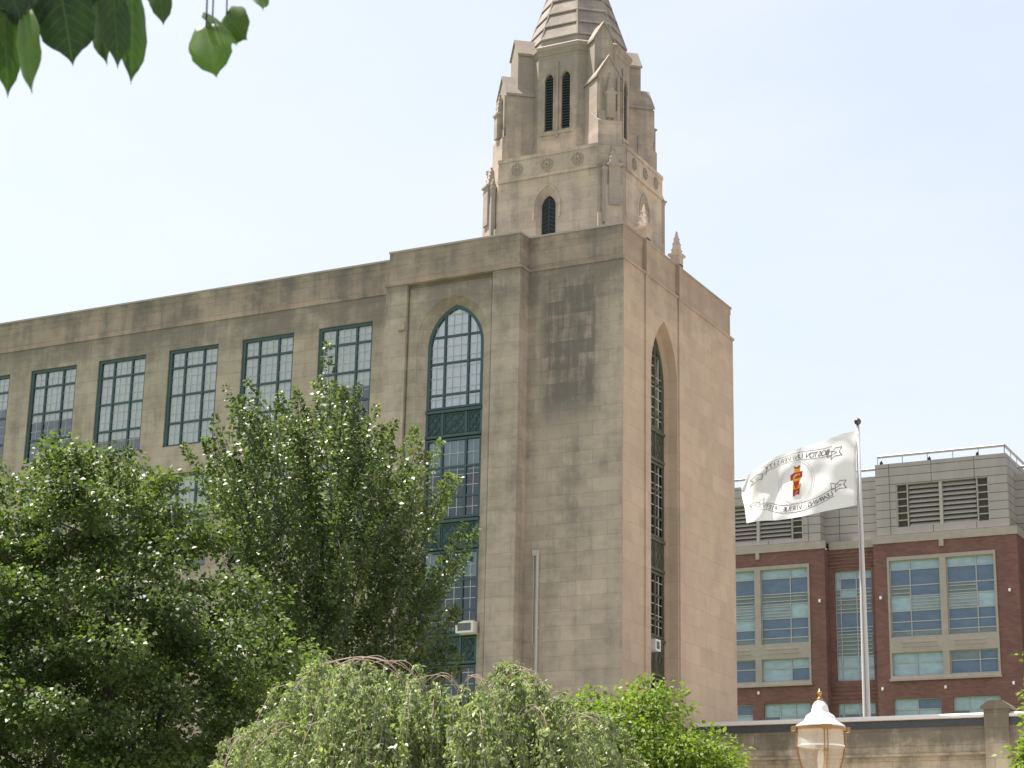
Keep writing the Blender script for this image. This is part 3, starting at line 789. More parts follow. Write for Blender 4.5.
# brick planes with holes for the windows
groups = {'A': (-26.75, -18.85, -23.25, -22.75), 'C': (-12.7, -4.65, -8.78, -8.3)}
def rect(x0, x1, z0, z1): return [(x0, z0), (x1, z0), (x1, z1), (x0, z1)]
bw = MB()
for (x0, x1, gk) in ((XA0, XA1, 'A'), (XC0, XC1, 'C')):
    gx0, gx1, m0, m1 = groups[gk]
    bw.slab(rect(x0, x1, -5, 26.15), [rect(gx0, gx1, 16.1, 24.95), rect(gx0+.1, m0-.3, 10.6, 14.55), rect(m1+.1, gx1-.1, 10.6, 14.55)], PY(Y0), .5)
bw.slab(rect(XA1, XC0, -5, 26.15), [rect(-17.15, -14.25, 16.15, 24.5), rect(-17.15, -14.25, 10.6, 14.5)], PY(YR), .5)
bw.box(XA1-.5, XA1, Y0+.5, YR+.4, -5, 26.15); bw.box(XC0, XC0+.5, Y0+.5, YR+.4, -5, 26.15)
bw.box(XC1-.5, XC1, Y0+.5, Y0+2.4, -5, 26.15); bw.box(XC1, 14, Y0+2.4, Y0+2.9, -5, 26.15)
bw.box(XA0, XA0+.5, Y0+.5, Y0+24, -5, 26.15); bw.box(XA0+.5, 14, Y0+24, Y0+24.5, -5, 26.15); bw.box(13.5, 14, Y0+2.9, Y0+24, -5, 26.15)
bw.build('wall', M['brick'], BK)
# recessed slot brick courses near the top of the recess
rc = MB()
for i in range(5): rc.box(XA1+.05, XC0-.05, YR-.05, YR-.003, 24.75+i*.27, 24.88+i*.27)
rc.build('brick_course', M['brick'], BK); rc = MB()
for i in range(4): rc.box(XA1+.05, XC0-.05, YR-.05, YR-.003, 14.8+i*.3, 14.95+i*.3)
rc.build('brick_course', M['brick'], BK)
# stone band and rooftop storey
pt = MB()
def pbox(x0, x1, y0, z1): pt.box(x0, x1, y0, Y0+20, 26.75, z1)
lo = [rect(-11.9, -4.9, 27.35, 30.6)]
pt.slab(rect(XC0+.3, -3.5, 26.75, 32.3), lo, PY(Y0+.1), .5)
pt.box(-4.0, -3.5, Y0+.6, Y0+20, 26.75, 32.3); pt.box(XC0+.3, XC0+.8, Y0+.6, Y0+20, 26.75, 32.3)
pt.slab(rect(XA0, XA1-.3, 26.75, 31.55), [rect(-26.4, -19.3, 27.1, 30.0)], PY(Y0+.1), .5)
pt.box(XA1-.8, XA1-.3, Y0+.6, Y0+20, 26.75, 31.55)
pt.box(XA1-.3, XC0+.3, YR+.3, YR+.8, 26.75, 31.7)
pt.box(-3.5, 14, Y0+2.6, Y0+3.1, 26.75, 31.2)
pt.build('rooftop_storey', M['panel'], BK)
tb = MB()
tb.slab(rect(XC0-.1, XC1+.08, 26.15, 26.75), [], PY(Y0-.1), .3); tb.slab(rect(XA0, XA1+.1, 26.15, 26.75), [], PY(Y0-.1), .3)
tb.box(XA1+.1, XC0-.1, YR-.1, YR+.3, 26.15, 26.75); tb.box(XC1-.4, XC1+.08, Y0+.2, Y0+2.3, 26.15, 26.75); tb.box(XC1, 14, Y0+2.3, Y0+2.7, 26.15, 26.75)
tb.slab(rect(-8.72, -8.38, 25.65, 26.15), [], PY(Y0-.13), .12); tb.slab(rect(-23.1, -22.8, 25.65, 26.15), [], PY(Y0-.13), .12)
tb.build('stone_band', M['trim'], BK)
MB().box(XA0, 13.9, Y0+3, Y0+22, 26.2, 26.7).build('roof', M['roof'], BK)
rr = MB(); rr.box(XC0+.8, -4.0, Y0+.6, Y0+20, 31.9, 32.1); rr.box(XA0, XA1-.8, Y0+.6, Y0+20, 31.1, 31.3); rr.build('roof', M['roof'], BK)
# stone surrounds
for gk in ('A', 'C'):
    gx0, gx1, m0, m1 = groups[gk]
    s = MB()
    s.slab(rect(gx0-.03, gx1+.03, 15.9, 25.08), [rect(gx0+.12, m0, 16.2, 17.9), rect(m1, gx1-.12, 16.2, 17.9), rect(gx0+.12, m0, 19.05, 24.8), rect(m1, gx1-.12, 19.05, 24.8)], PY(Y0-.08), .45)
    s.slab(rect(gx0-.1, gx1+.1, 15.82, 15.98), [], PY(Y0-.2), .115)
    for z in (18.3, 18.6):
        s.slab(rect(gx0+.9, m0-.4, z, z+.09), [], PY(Y0-.12), .035); s.slab(rect(m1+.4, gx1-.9, z, z+.09), [], PY(Y0-.12), .035)
    s.build('window_surround', M['trim'], BK)
rng = random.Random(4)
def bwin(x0, x1, z0, z1, y, rowsd, vcols, accent):
    """rowsd: list of (fraction from top, material index, louvre lines)"""
    f = MB(); H = z1-z0; t = .07
    f.box(x0, x0+t, y, y+.12, z0, z1); f.box(x1-t, x1, y, y+.12, z0, z1); f.box(x0+t, x1-t, y, y+.12, z0, z0+t); f.box(x0+t, x1-t, y, y+.12, z1-t, z1)
    xs = [x0 + (x1-x0)*c for c in vcols]; e = [x0+t] + xs + [x1-t]
    for x in xs: f.box(x-.04, x+.04, y+.01, y+.11, z0+t, z1-t)
    p = MB(); ft = 0
    for k, (ff, mi, nl) in enumerate(rowsd):
        za, zb = z1 - H*ft, z1 - H*ff
        for i, (a, b_) in enumerate(zip(e[:-1], e[1:])):
            mm = mi
            if accent is not None and (i, k) in accent: mm = accent[(i, k)]
            p.add([(a, y+.08, zb), (b_, y+.08, zb), (b_, y+.08, za), (a, y+.08, za)], [(0, 1, 2, 3)], mm)
            if k: f.box(a + .041*(i > 0), b_ - .041*(i < len(e)-2), y+.02, y+.1, za-.04, za+.04)
            if nl and (accent is None or (i, k) not in accent):
                for q in range(nl):
                    zz = zb + (za-zb)*(q+.7)/(nl+.4); f.box(a+.05, b_-.05, y-.03, y+.02, zz-.035, zz+.035)
        ft = ff
    o = f.build('window', M['grey_metal'], BK)
    p.build('pane', [M['g_teal'], M['g_blue'], M['g_grey']], o)
tallR = [(.12, 0, 0), (.33, 1, 0), (.47, 2, 2), (.66, 0, 4), (.80, 1, 0), (.92, 1, 0), (1, 2, 0)]
for gk in ('A', 'C'):
    gx0, gx1, m0, m1 = groups[gk]
    bwin(gx0+.12, m0, 19.05, 24.8, Y0+.12, tallR, (.40,), {(0, 3): 0, (1, 2): 1} if gk == 'C' else {(0, 1): 0, (0, 4): 0, (0, 5): 0, (1, 4): 0})
    bwin(m1, gx1-.12, 19.05, 24.8, Y0+.12, tallR, (.62,), {(1, 3): 0, (0, 1): 1, (1, 2): 1} if gk == 'C' else {(1, 3): 0, (0, 1): 1})
    bwin(gx0+.12, m0, 16.2, 17.9, Y0+.12, [(.42, 0, 0), (1, 0, 0)], (.48,), None if gk == 'C' else {(0, 0): 1, (1, 0): 1, (0, 1): 1, (1, 1): 1})
    bwin(m1, gx1-.12, 16.2, 17.9, Y0+.12, [(.42, 1, 0), (1, 1, 0)] if gk == 'C' else [(.42, 0, 0), (1, 0, 0)], (.62,), {(0, 0): 2} if gk == 'C' else {(1, 1): 1})
    bwin(gx0+.1, m0-.3, 10.6, 14.55, Y0+.2, [(.2, 1, 0), (.5, 0, 0), (1, 1, 0)], (.5,), {(0, 0): 0} if gk == 'C' else None)
    bwin(m1+.1, gx1-.1, 10.6, 14.55, Y0+.2, [(.24, 0, 0), (.5, 0, 0), (1, 1, 0)], (.33, .66), {(0, 1): 1})
bwin(-17.15, -14.25, 16.15, 24.5, YR+.2, [(.07, 0, 0), (.17, 1, 0), (.24, 2, 1), (.38, 2, 3), (.52, 1, 0), (.58, 1, 1), (.78, 2, 5), (.88, 0, 0), (1, 0, 0)], (.14, .57), {(0, 0): 0, (0, 1): 0, (1, 2): 0})
bwin(-17.15, -14.25, 10.6, 14.5, YR+.2, [(.2, 0, 0), (.5, 1, 0), (1, 1, 0)], (.14, .57), None)
# louvre banks
def louvres(x0, x1, z0, z1, y, post):
    l = MB(); l.box(x0-.1, x1+.1, y+.42, y+.46, z0-.1, z1+.1)
    d = l.build('louvre_bank', M['louvre_back'], BK)
    s = MB(); n = 9; h = (z1-z0)/n; wcol = (x1-x0)*.13
    for i in range(n):
        z = z0 + i*h
        for a, b_ in ((x0+wcol+.06, post-.12), (post+.12, x1-wcol-.06)):
            s.loft([[(x, y+.08, z+.02), (x, y+.11, z), (x, y+.36, z+h*.74), (x, y+.33, z+h*.80)] for x in (a, b_)])
    s.build('slats', M['slat'], d)
    f = MB(); f.box(post-.12, post+.12, y+.03, y+.4, z0, z1); f.build('mullion', M['slat'], d)
    for a, b_ in ((x0, x0+wcol), (x1-wcol, x1)):
        f = MB(); f.box(a, a+.08, y+.05, y+.4, z0, z1); f.box(b_-.08, b_, y+.05, y+.4, z0, z1)
        for i in range(1, 6): z = z0 + (z1-z0)*i/6; f.box(a+.08, b_-.08, y+.1, y+.3, z-.035, z+.035)
        f.build('louvre_frame', M['slat'], d)
louvres(-11.9, -4.9, 27.35, 30.6, Y0+.1, -8.5)
louvres(-26.4, -19.3, 27.1, 30.0, Y0+.1, -22.95)
# railings
def rail(pts, z0, zr, step):
    r = MB()
    for a, b_ in zip(pts[:-1], pts[1:]):
        r.tube([(a[0], a[1], zr), (b_[0], b_[1], zr)], .11, 6)
        L = math.hypot(b_[0]-a[0], b_[1]-a[1]); n = max(1, int(L/step))
        for i in range(n+1):
            t = i/n; x, y = a[0]+(b_[0]-a[0])*t, a[1]+(b_[1]-a[1])*t; r.tube([(x, y, z0), (x, y, zr)], .035, 5)
    r.build('roof_railing', M['grey_metal'], BK)
rail([(XC0+.45, Y0+.35), (-3.65, Y0+.35), (-3.65, Y0+12)], 32.3, 32.95, 1.9)
rail([(XA0, Y0+.35), (XA1-.5, Y0+.35)], 31.55, 32.2, 2.2)
rail([(-3.3, Y0+2.8), (13, Y0+2.8)], 31.2, 31.8, 2.2)
rail([(XA1-.1, YR+.5), (XC0+.1, YR+.5)], 31.7, 32.3, 2.0)
for px, py in ((882, 463), (930, 459), (978, 455)):
    p = INV(onY(px, py, Y0+.5)); q = MB(); q.box(p.x-.1, p.x+.1, Y0+.25, Y0+.45, 32.3, 32.5); q.lathe([(.05, 0), (.09, .06), (.03, .14)], (p.x, Y0+.35, 32.5), 8); q.build('roof_lamp', M['iron'], BK)
for px, py in ((820, 601), (881, 598), (1010, 590), (759, 693), (883, 689), (946, 687), (1014, 683)):
    p = INV(onY(px, py, Y0)); q = MB(); q.box(p.x-.07, p.x+.07, Y0-.16, Y0-.003, p.z-.1, p.z+.1); q.box(p.x-.05, p.x+.05, Y0-.2, Y0-.163, p.z-.13, p.z+.02); q.build('wall_fitting', M['white'], BK)

XF[0] = None
# ================================================================== FLAGPOLE AND FLAG
FD = 70.0
pb = atD(866, 716, FD); ptop = atD(858.5, 426, FD)
FX, FY = (pb.x + ptop.x)/2, (pb.y + ptop.y)/2; FTOP = ptop.z
FP = thing('flagpole', (FX, FY, 0), 'tall white tapering flagpole with a dark ball on top', 'flagpole')
MB().lathe([(.24, 0), (.24, .1), (.155, .15), (.145, 8), (.125, 12), (.09, 16), (.06, FTOP)], (FX, FY, 0), 16).build('pole', M['pole'], FP, smooth=True)
MB().lathe([(.02, -.02), (.05, .02), (.04, .05)] + [(.13*math.sin(t), .17 - .13*math.cos(t)) for t in np.linspace(.35, math.pi-.05, 9)], (FX, FY, FTOP), 16).build('ball', M['ball'], FP, smooth=True)
hl = MB(); hp = Vector((FX, FY, 0)) + Hv*(-.13) + Rv*(-.06)
hl.tube([hp + Vector((0, 0, 1.3)), hp + Vector((0, 0, 9)) + Rv*(.02), hp + Vector((0, 0, FTOP-.1))], .012, 5)
hl.box(FX-.03, FX+.03, FY-.24, FY-.1, 1.2, 1.4)
hl.build('halyard', M['acgrey'], FP)
# cloth
topk = [(0, 856, 430.5), (.12, 843, 433), (.28, 825, 440.5), (.55, 794, 449), (.78, 769, 458.5), (.92, 752, 469), (1, 744.5, 480)]
botk = [(0, 857, 505), (.28, 825, 510.5), (.55, 795, 515.5), (.8, 768, 519), (.93, 754, 522), (1, 747, 522.78)]
def interp(t, k):
    u = [a[0] for a in k]; return np.interp(t, u, [a[1] for a in k]), np.interp(t, u, [a[2] for a in k])
pole_ax = Vector((FX, FY, 0))
def flagpt(u, v, off=0.0):
    """u: 0 at the hoist .. 1 at the fly, v: 0 bottom .. 1 top; off: metres towards the viewer's side"""
    a = interp(u, topk); b_ = interp(u, botk)
    px, py = b_[0] + (a[0]-b_[0])*v, b_[1] + (a[1]-b_[1])*v
    p = atD(px, py, FD)
    w_ = u**.7
    dep = (.30*math.sin(5.2*u + 2.6*v - .4) + .16*math.sin(11*u - 4.5*v + .8) + .07*math.sin(19*u + 9*v)) * w_
    dep += .05*math.sin(14*v - 9*u)*math.exp(-u*1.6) + .5*u + .35*max(0, u-.82)*math.sin(3*v)*3
    return p + Hv*(dep - off)
FLG = thing('flag', (FX, FY, FTOP-3.2), 'large white university flag with a red and gold crest and mirrored lettering', 'flag')
NU, NV = 70, 42
fm = MB()
fm.add([flagpt(i/NU, j/NV) for i in range(NU+1) for j in range(NV+1)],
       [(i*(NV+1)+j, (i+1)*(NV+1)+j, (i+1)*(NV+1)+j+1, i*(NV+1)+j+1) for i in range(NU) for j in range(NV)])
k = NT('white nylon cloth')
gg = k.n('ShaderNodeNewGeometry'); nn = k.noise(gg.outputs['Position'], 1.8, 4)
ff = k.math('MULTIPLY_ADD', nn, .06, .95)
k.l(k.mix(1.0, (.84, .84, .86), k.comb(ff, ff, ff), 'MULTIPLY'), k.b.inputs['Base Color']); k.b.inputs['Roughness'].default_value = .7
tl = k.n('ShaderNodeBsdfTranslucent'); tl.inputs[0].default_value = (.84, .84, .86, 1)
mx = k.n('ShaderNodeMixShader'); mx.inputs[0].default_value = .45
k.l(k.b.outputs[0], mx.inputs[1]); k.l(tl.outputs[0], mx.inputs[2]); k.l(mx.outputs[0], k.out.inputs[0])
M['cloth'] = k.m
fm.build('cloth', M['cloth'], FLG, smooth=True, recalc=False)
def on_flag(mb, polys, mi=0):
    for poly in polys:
        for off in (.012, -.012):
            mb.add([flagpt(u, v, off) for u, v in poly], [tuple(range(len(poly)))], mi)
ASP = 4.6/2.75                                              # metres of u against metres of v
def stroke(mb, pts, wd=.012, mi=0):
    for (a, b_) in zip(pts[:-1], pts[1:]):
        dx, dy = (b_[0]-a[0])*ASP, b_[1]-a[1]; L = math.hypot(dx, dy) or 1
        nx, ny = -dy/L*wd/2/ASP, dx/L*wd/2
        on_flag(mb, [[(a[0]+nx, a[1]+ny), (b_[0]+nx, b_[1]+ny), (b_[0]-nx, b_[1]-ny), (a[0]-nx, a[1]-ny)]], mi)
def v_top(u): return .815 + .10*(u-.22) + .035*math.sin(math.pi*min(1, max(0, (u-.2)/.62)))
def v_bot(u): return .25 + .015*(u-.2) - .125*math.sin(math.pi*min(1, max(0, (u-.2)/.64)))
def lettering(text, fv, u0, u1, size, name):
    mb = MB(); dg = bpy.context.evaluated_depsgraph_get()
    n = len(text)
    for i, chx in enumerate(text):
        if chx == ' ': continue
        cu = bpy.data.curves.new('letter', 'FONT'); cu.body = chx; cu.size = 1.0; cu.align_x = 'CENTER'
        ob = bpy.data.objects.new('letter', cu); COL.objects.link(ob); dg.update()
        me = ob.evaluated_get(dg).to_mesh()
        u = u0 + (u1-u0)*(i+.5)/n; v = fv(u); sl = (fv(u+.01)-fv(u-.01))/.02/ASP
        for off in (.014, -.014):
            vs = []
            for q in me.vertices:
                lx, ly = q.co.x*size, (q.co.y-.35)*size
                vs.append(flagpt(u + (lx - ly*sl)/ASP, v + ly + lx*sl, off))
            mb.add(vs, [tuple(p.vertices) for p in me.polygons])
        ob.evaluated_get(dg).to_mesh_clear()
        bpy.data.objects.remove(ob); bpy.data.curves.remove(cu)
    mb.build(name, M['ink'], FLG, recalc=False)
lettering('BOSTON UNIVERSITY', v_top,   .235, .81, .100, 'lettering')
lettering('LEARNING, VIRTUE, PIETY', v_bot, .20, .84, .092, 'lettering')
rb = MB()
def tail(uc, vc, s_, w_=.09, h=.12):
    stroke(rb, [(uc, vc), (uc + s_*w_*.4, vc+h*.35), (uc + s_*w_, vc+h*.2), (uc + s_*w_*.75, vc-h*.2), (uc + s_*w_*1.05, vc-h*.65), (uc + s_*w_*.3, vc-h*.5), (uc, vc-h*.75), (uc, vc)], .009)
    stroke(rb, [(uc - s_*.04, vc+.05), (uc + s_*.05, vc-.02), (uc - s_*.03, vc-.05), (uc - s_*.04, vc+.05)], .008)
us = np.linspace(.22, .83, 22)
for s_ in (-.055, .06): stroke(rb, [(u, v_top(u)+s_) for u in us], .007)
tail(.22, .80, -1); tail(.83, .83, 1); rb.build('ribbon', M['outline'], FLG, recalc=False); rb = MB()
us2 = np.linspace(.19, .855, 24)
for s_ in (-.055, .058): stroke(rb, [(u, v_bot(u)+s_) for u in us2], .008)
tail(.18, .34, -1); tail(.86, .36, 1)
rb.build('ribbon', M['outline'], FLG, recalc=False)
sh_ = MB()
stroke(sh_, [(.53 + .175*math.cos(t)*.82, .50 + .30*math.sin(t)) for t in np.linspace(0, 2*math.pi, 30)], .006)
stroke(sh_, [(.53 + .20*math.cos(t)*.82, .50 + .335*math.sin(t)) for t in np.linspace(0, 2*math.pi, 30)], .004)
sh_.build('seal_outline', M['faint'], FLG, recalc=False)
em = MB()
Q = lambda x, y: (.53 - x*.0165, .515 + y*.0235)            # emblem drawn on a coarse grid, x to the viewer's right
def poly(pts, mi): on_flag(em, [[Q(*p) for p in pts]], mi)
poly([(-1.6, 9.6), (.2, 8.6), (2.0, 10), (1.8, 7.6), (-1.2, 7.8)], 0); poly([(-1.0, 7.8), (1.8, 7.6), (2.4, 5.6), (-1.4, 5.4)], 1)
poly([(-3.6, 4.2), (-1.4, 5.4), (2.4, 5.6), (3.4, 6.2), (3.2, 2.4), (.8, 1.6), (-1.0, 1.9), (-3.2, .8)], 0)
poly([(-2.6, 1.2), (-1.0, 1.9), (.8, 1.6), (2.8, 2.3), (1.8, .2), (-1.8, 0)], 1)
poly([(-1.8, 0), (1.8, .2), (1.5, -2.4), (-1.6, -2.6)], 0); poly([(-2.2, -1.4), (-1.6, -2.6), (1.5, -2.4), (2.8, -1.2), (2.2, -4.4), (-1.9, -4.8)], 1)
poly([(-.7, -1.0), (.7, -1.0), (.7, -4.0), (-.7, -4.0)], 0)
poly([(-1.9, -4.8), (2.0, -4.4), (1.6, -8.6), (.3, -8.0), (-1.8, -9.2)], 0); poly([(-1.0, 4.4), (-.2, 4.5), (-.2, 3.2), (-1.0, 3.1)], 1); poly([(1.2, 4.6), (2, 4.7), (2, 3.5), (1.2, 3.3)], 1)
for v in range(len(em.v)): pass
em.build('crest', [M['red'], M['gold']], FLG, recalc=False)
hm = MB(); hm.add([p for j in range(NV+1) for p in (flagpt(.0, j/NV, .008), flagpt(.022, j/NV, .008))], [(2*j, 2*j+1, 2*j+3, 2*j+2) for j in range(NV)])
hm.build('hoist_band', M['cloth'], FLG, recalc=False)

# ================================================================== LAMP POST
LD = 18.4; lp = atD(820.5, 728, LD); LX, LY, LZ = lp.x, lp.y, lp.z
PXM = 1/105.0
LP = thing('street_lamp', (LX, LY, 0), 'globe street lamp with white bell cap and brass straps before the stone wall', 'lamp')
def zy(y): return atD(820.5, y, LD).z
c0 = (LX, LY, 0)
MB().lathe([(.222, zy(727.8)), (.232, zy(727)), (.226, zy(725.6)), (.185, zy(723.2)), (.150, zy(720.8)), (.141, zy(718)), (.132, zy(716)), (.108, zy(714.2)), (.083, zy(712.2)), (.077, zy(709)), (.069, zy(705.5)), (.050, zy(702.4)), (.022, zy(700.6))], c0, 40).build('cap', M['lampcap'], LP, smooth=True)
MB().lathe([(.03, zy(701)), (.032, zy(699)), (.016, zy(697.5)), (.011, zy(695)), (.022, zy(694)), (.026, zy(692.7)), (.018, zy(691.5)), (.008, zy(690.5)), (.006, zy(689))], c0, 12).build('finial', M['brass'], LP, smooth=True)
gm = NT('cream prismatic glass'); 
gm.b.inputs['Base Color'].default_value = (.80, .79, .77, 1); gm.b.inputs['Roughness'].default_value = .25; gm.b.inputs['Specular IOR Level'].default_value = .6
trb = gm.n('ShaderNodeBsdfTransparent'); trb.inputs[0].default_value = (.97, .94, .87, 1)
tlb = gm.n('ShaderNodeBsdfTranslucent'); tlb.inputs[0].default_value = (.9, .86, .77, 1)
m1 = gm.n('ShaderNodeMixShader'); m1.inputs[0].default_value = .5; gm.l(gm.b.outputs[0], m1.inputs[1]); gm.l(tlb.outputs[0], m1.inputs[2])
m2 = gm.n('ShaderNodeMixShader'); m2.inputs[0].default_value = .6; gm.l(m1.outputs[0], m2.inputs[1]); gm.l(trb.outputs[0], m2.inputs[2]); gm.l(m2.outputs[0], gm.out.inputs[0])
tc_ = gm.n('ShaderNodeTexCoord'); sp_ = gm.n('ShaderNodeSeparateXYZ'); gm.l(tc_.outputs['Object'], sp_.inputs[0])
an = gm.math('ARCTAN2', sp_.outputs[1], sp_.outputs[0]); rib = gm.math('SINE', gm.math('MULTIPLY', an, 60.0))
bpn = gm.n('ShaderNodeBump'); bpn.inputs['Strength'].default_value = .4; bpn.inputs['Distance'].default_value = .004; gm.l(rib, bpn.inputs['Height']); gm.l(bpn.outputs[0], gm.b.inputs['Normal'])
gl = [(.208, 730), (.213, 736), (.214, 744), (.217, 745.5), (.217, 746.8), (.208, 748), (.200, 754), (.182, 762), (.158, 770), (.128, 778), (.098, 786), (.085, 790)]
MB().lathe([(r, zy(y)) for r, y in gl[:5]], c0, 48, capped=False).build('globe', gm.m, LP, smooth=True)
bm2 = gm.m.copy(); bm2.name = 'clear lower glass'
for nd in bm2.node_tree.nodes:
    if nd.type == 'MIX_SHADER' and abs(nd.inputs[0].default_value - .6) < .01: nd.inputs[0].default_value = .8
    if nd.type == 'BSDF_TRANSPARENT': nd.inputs[0].default_value = (.96, .90, .80, 1)
MB().lathe([(r, zy(y)) for r, y in gl[4:]], c0, 48, capped=False).build('bowl', bm2, LP, smooth=True)
MB().lathe([(.218, zy(746.9)), (.222, zy(746.2)), (.218, zy(745.4))], c0, 48, capped=False).build('glass_rim', M['white'], LP, smooth=True)
lb = MB(); lb.lathe([(.02, zy(800)), (.022, zy(775)), (.035, zy(767)), (.038, zy(758)), (.025, zy(751)), (.01, zy(749))], c0, 16); lb.build('bulb', M['lampcap'], LP, smooth=True)
br_ = MB(); br_.lathe([(.222, zy(730.6)), (.238, zy(730.3)), (.239, zy(728.2)), (.222, zy(727.9))], c0, 48)
br_.build('band', M['brass'], LP, smooth=False)
for a in range(4):
    ang = YAW - math.pi/2 + a*math.pi/2 + .06
    d = Vector((math.cos(ang), math.sin(ang), 0)); t = Vector((-d.y, d.x, 0)); s = MB()
    for off in (-.016, .016):
        s.tube([Vector((LX, LY, zy(y))) + d*(r+.015) + t*off for r, y in gl], .006, 5)
    s.obox(Vector((LX, LY, zy(729.3))) + d*.255, t, d, (0, 0, 1), .045, .016, .022)
    s.obox(Vector((LX, LY, zy(752))) + d*.222, t, d, (0, 0, 1), .022, .008, .012)
    s.build('strap', M['brass'], LP)
pp = MB(); pp.lathe([(.19, 0), (.19, .12), (.15, .2), (.13, .55), (.09, .7), (.065, .9), (.055, zy(812)), (.075, zy(806)), (.11, zy(798)), (.10, zy(790))], c0, 20)
pp.build('post', M['iron'], LP, smooth=True)

# ================================================================== TREES
def leaf_mesh(name, mat, parent, C, A, N, L, W, tone, fold=.12):
    """C base points, A unit axes, N approximate normals (n x 3), L, W lengths and widths"""
    n = len(C)
    A = A/np.linalg.norm(A, axis=1)[:, None]
    S = np.cross(A, N); S /= (np.linalg.norm(S, axis=1)[:, None] + 1e-9)
    U = np.cross(S, A)
    off = np.array(wloc(parent))
    V = np.empty((n, 4, 3), np.float32)
    V[:, 0] = C - off
    mid = C + A*(L*.45)[:, None] - off
    V[:, 1] = mid + S*(W*.5)[:, None] + U*(W*fold)[:, None]
    V[:, 2] = C + A*L[:, None] - U*(L*.10)[:, None] - off
    V[:, 3] = mid - S*(W*.5)[:, None] + U*(W*fold)[:, None]
    me = bpy.data.meshes.new(name)
    me.vertices.add(n*4); me.vertices.foreach_set('co', V.reshape(-1))
    me.loops.add(n*4); me.loops.foreach_set('vertex_index', np.arange(n*4, dtype=np.int32))
    me.polygons.add(n); me.polygons.foreach_set('loop_start', np.arange(0, n*4, 4, dtype=np.int32))
    try: me.polygons.foreach_set('loop_total', np.full(n, 4, np.int32))
    except Exception: pass
    me.update(calc_edges=True)
    at = me.attributes.new('tone', 'FLOAT', 'FACE'); at.data.foreach_set('value', tone.astype(np.float32))
    me.materials.append(mat)
    o = bpy.data.objects.new(name, me); COL.objects.link(o); o.parent = parent
    return o

RvN, HvN = np.array(Rv), np.array(Hv)
def envelope(rows, D):
    """rows (py, xl, xr) -> heights, lateral centre and half width in metres about the tree's axis plane"""
    out = []
    for py, a, b_ in rows:
        p = atD((a+b_)/2, py, D); q = atD(b_, py, D); r = atD(a, py, D)
        out.append((p.z, (q-CAM).dot(Rv), (r-CAM).dot(Rv)))
    out.sort()
    z = np.array([o[0] for o in out]); return z, np.array([(o[1]+o[2])/2 for o in out]), np.array([(o[1]-o[2])/2 for o in out])

def branches(rng, base, trunk_top, att, r_trunk, lean=.35, tip=.012):
    """connect attractors to a growing skeleton; returns tube chains"""
    nodes = [np.array(base)]; par = [-1]
    nt_ = 14
    for i in range(1, nt_+1):
        t = i/nt_; p = np.array(base)*(1-t) + np.array(trunk_top)*t
        p = p + np.array([rng.gauss(0, .05), rng.gauss(0, .05), 0]); nodes.append(p); par.append(i-1)
    chains = [list(range(nt_+1))]
    mid = (np.array(base) + np.array(trunk_top))/2
    order = sorted(range(len(att)), key=lambda i: np.linalg.norm(att[i]-mid))
    for i in order:
        a = att[i]; arr = np.array(nodes); d = np.linalg.norm(arr - a, axis=1)
        horiz = np.linalg.norm((arr-a)[:, :2], axis=1)
        need = a[2] - lean*horiz                               # attach below, so limbs rise
        cost = d + np.maximum(0, arr[:, 2] - need)*1.6 + (np.arange(len(arr)) < 4)*6
        j = int(np.argmin(cost)); p0 = nodes[j]; L = np.linalg.norm(a-p0)
        if L < .15: continue
        ns = max(2, int(L/.45)); prev = j; ch = [j]
        sag = rng.uniform(.05, .18)*L; side = np.array([rng.gauss(0, 1), rng.gauss(0, 1), 0])*L*.05
        for s in range(1, ns+1):
            t = s/ns; p = p0*(1-t) + a*t + side*math.sin(math.pi*t) + np.array([0, 0, -sag*math.sin(math.pi*t)*.6])
            p = p + np.array([rng.gauss(0, .02) for _ in range(3)])
            nodes.append(p); par.append(prev); prev = len(nodes)-1; ch.append(prev)
        chains.append(ch)
    cnt = np.zeros(len(nodes)); kids = np.zeros(len(nodes), int)
    for i in range(1, len(nodes)): kids[par[i]] += 1
    cnt[kids == 0] = 1
    for i in range(len(nodes)-1, 0, -1): cnt[par[i]] += cnt[i]
    rad = tip*np.maximum(cnt, 1)**.5
    rad = np.minimum(rad, r_trunk)
    for q in range(nt_+1): rad[q] = max(rad[q], r_trunk*(1 - .75*q/nt_)) if q < nt_ else rad[q]
    mb = MB()
    for ch in chains: mb.tube([nodes[i] for i in ch], [rad[ch[1]] if (k_ == 0 and ch is not chains[0]) else rad[i] for k_, i in enumerate(ch)], 6)
    return mb

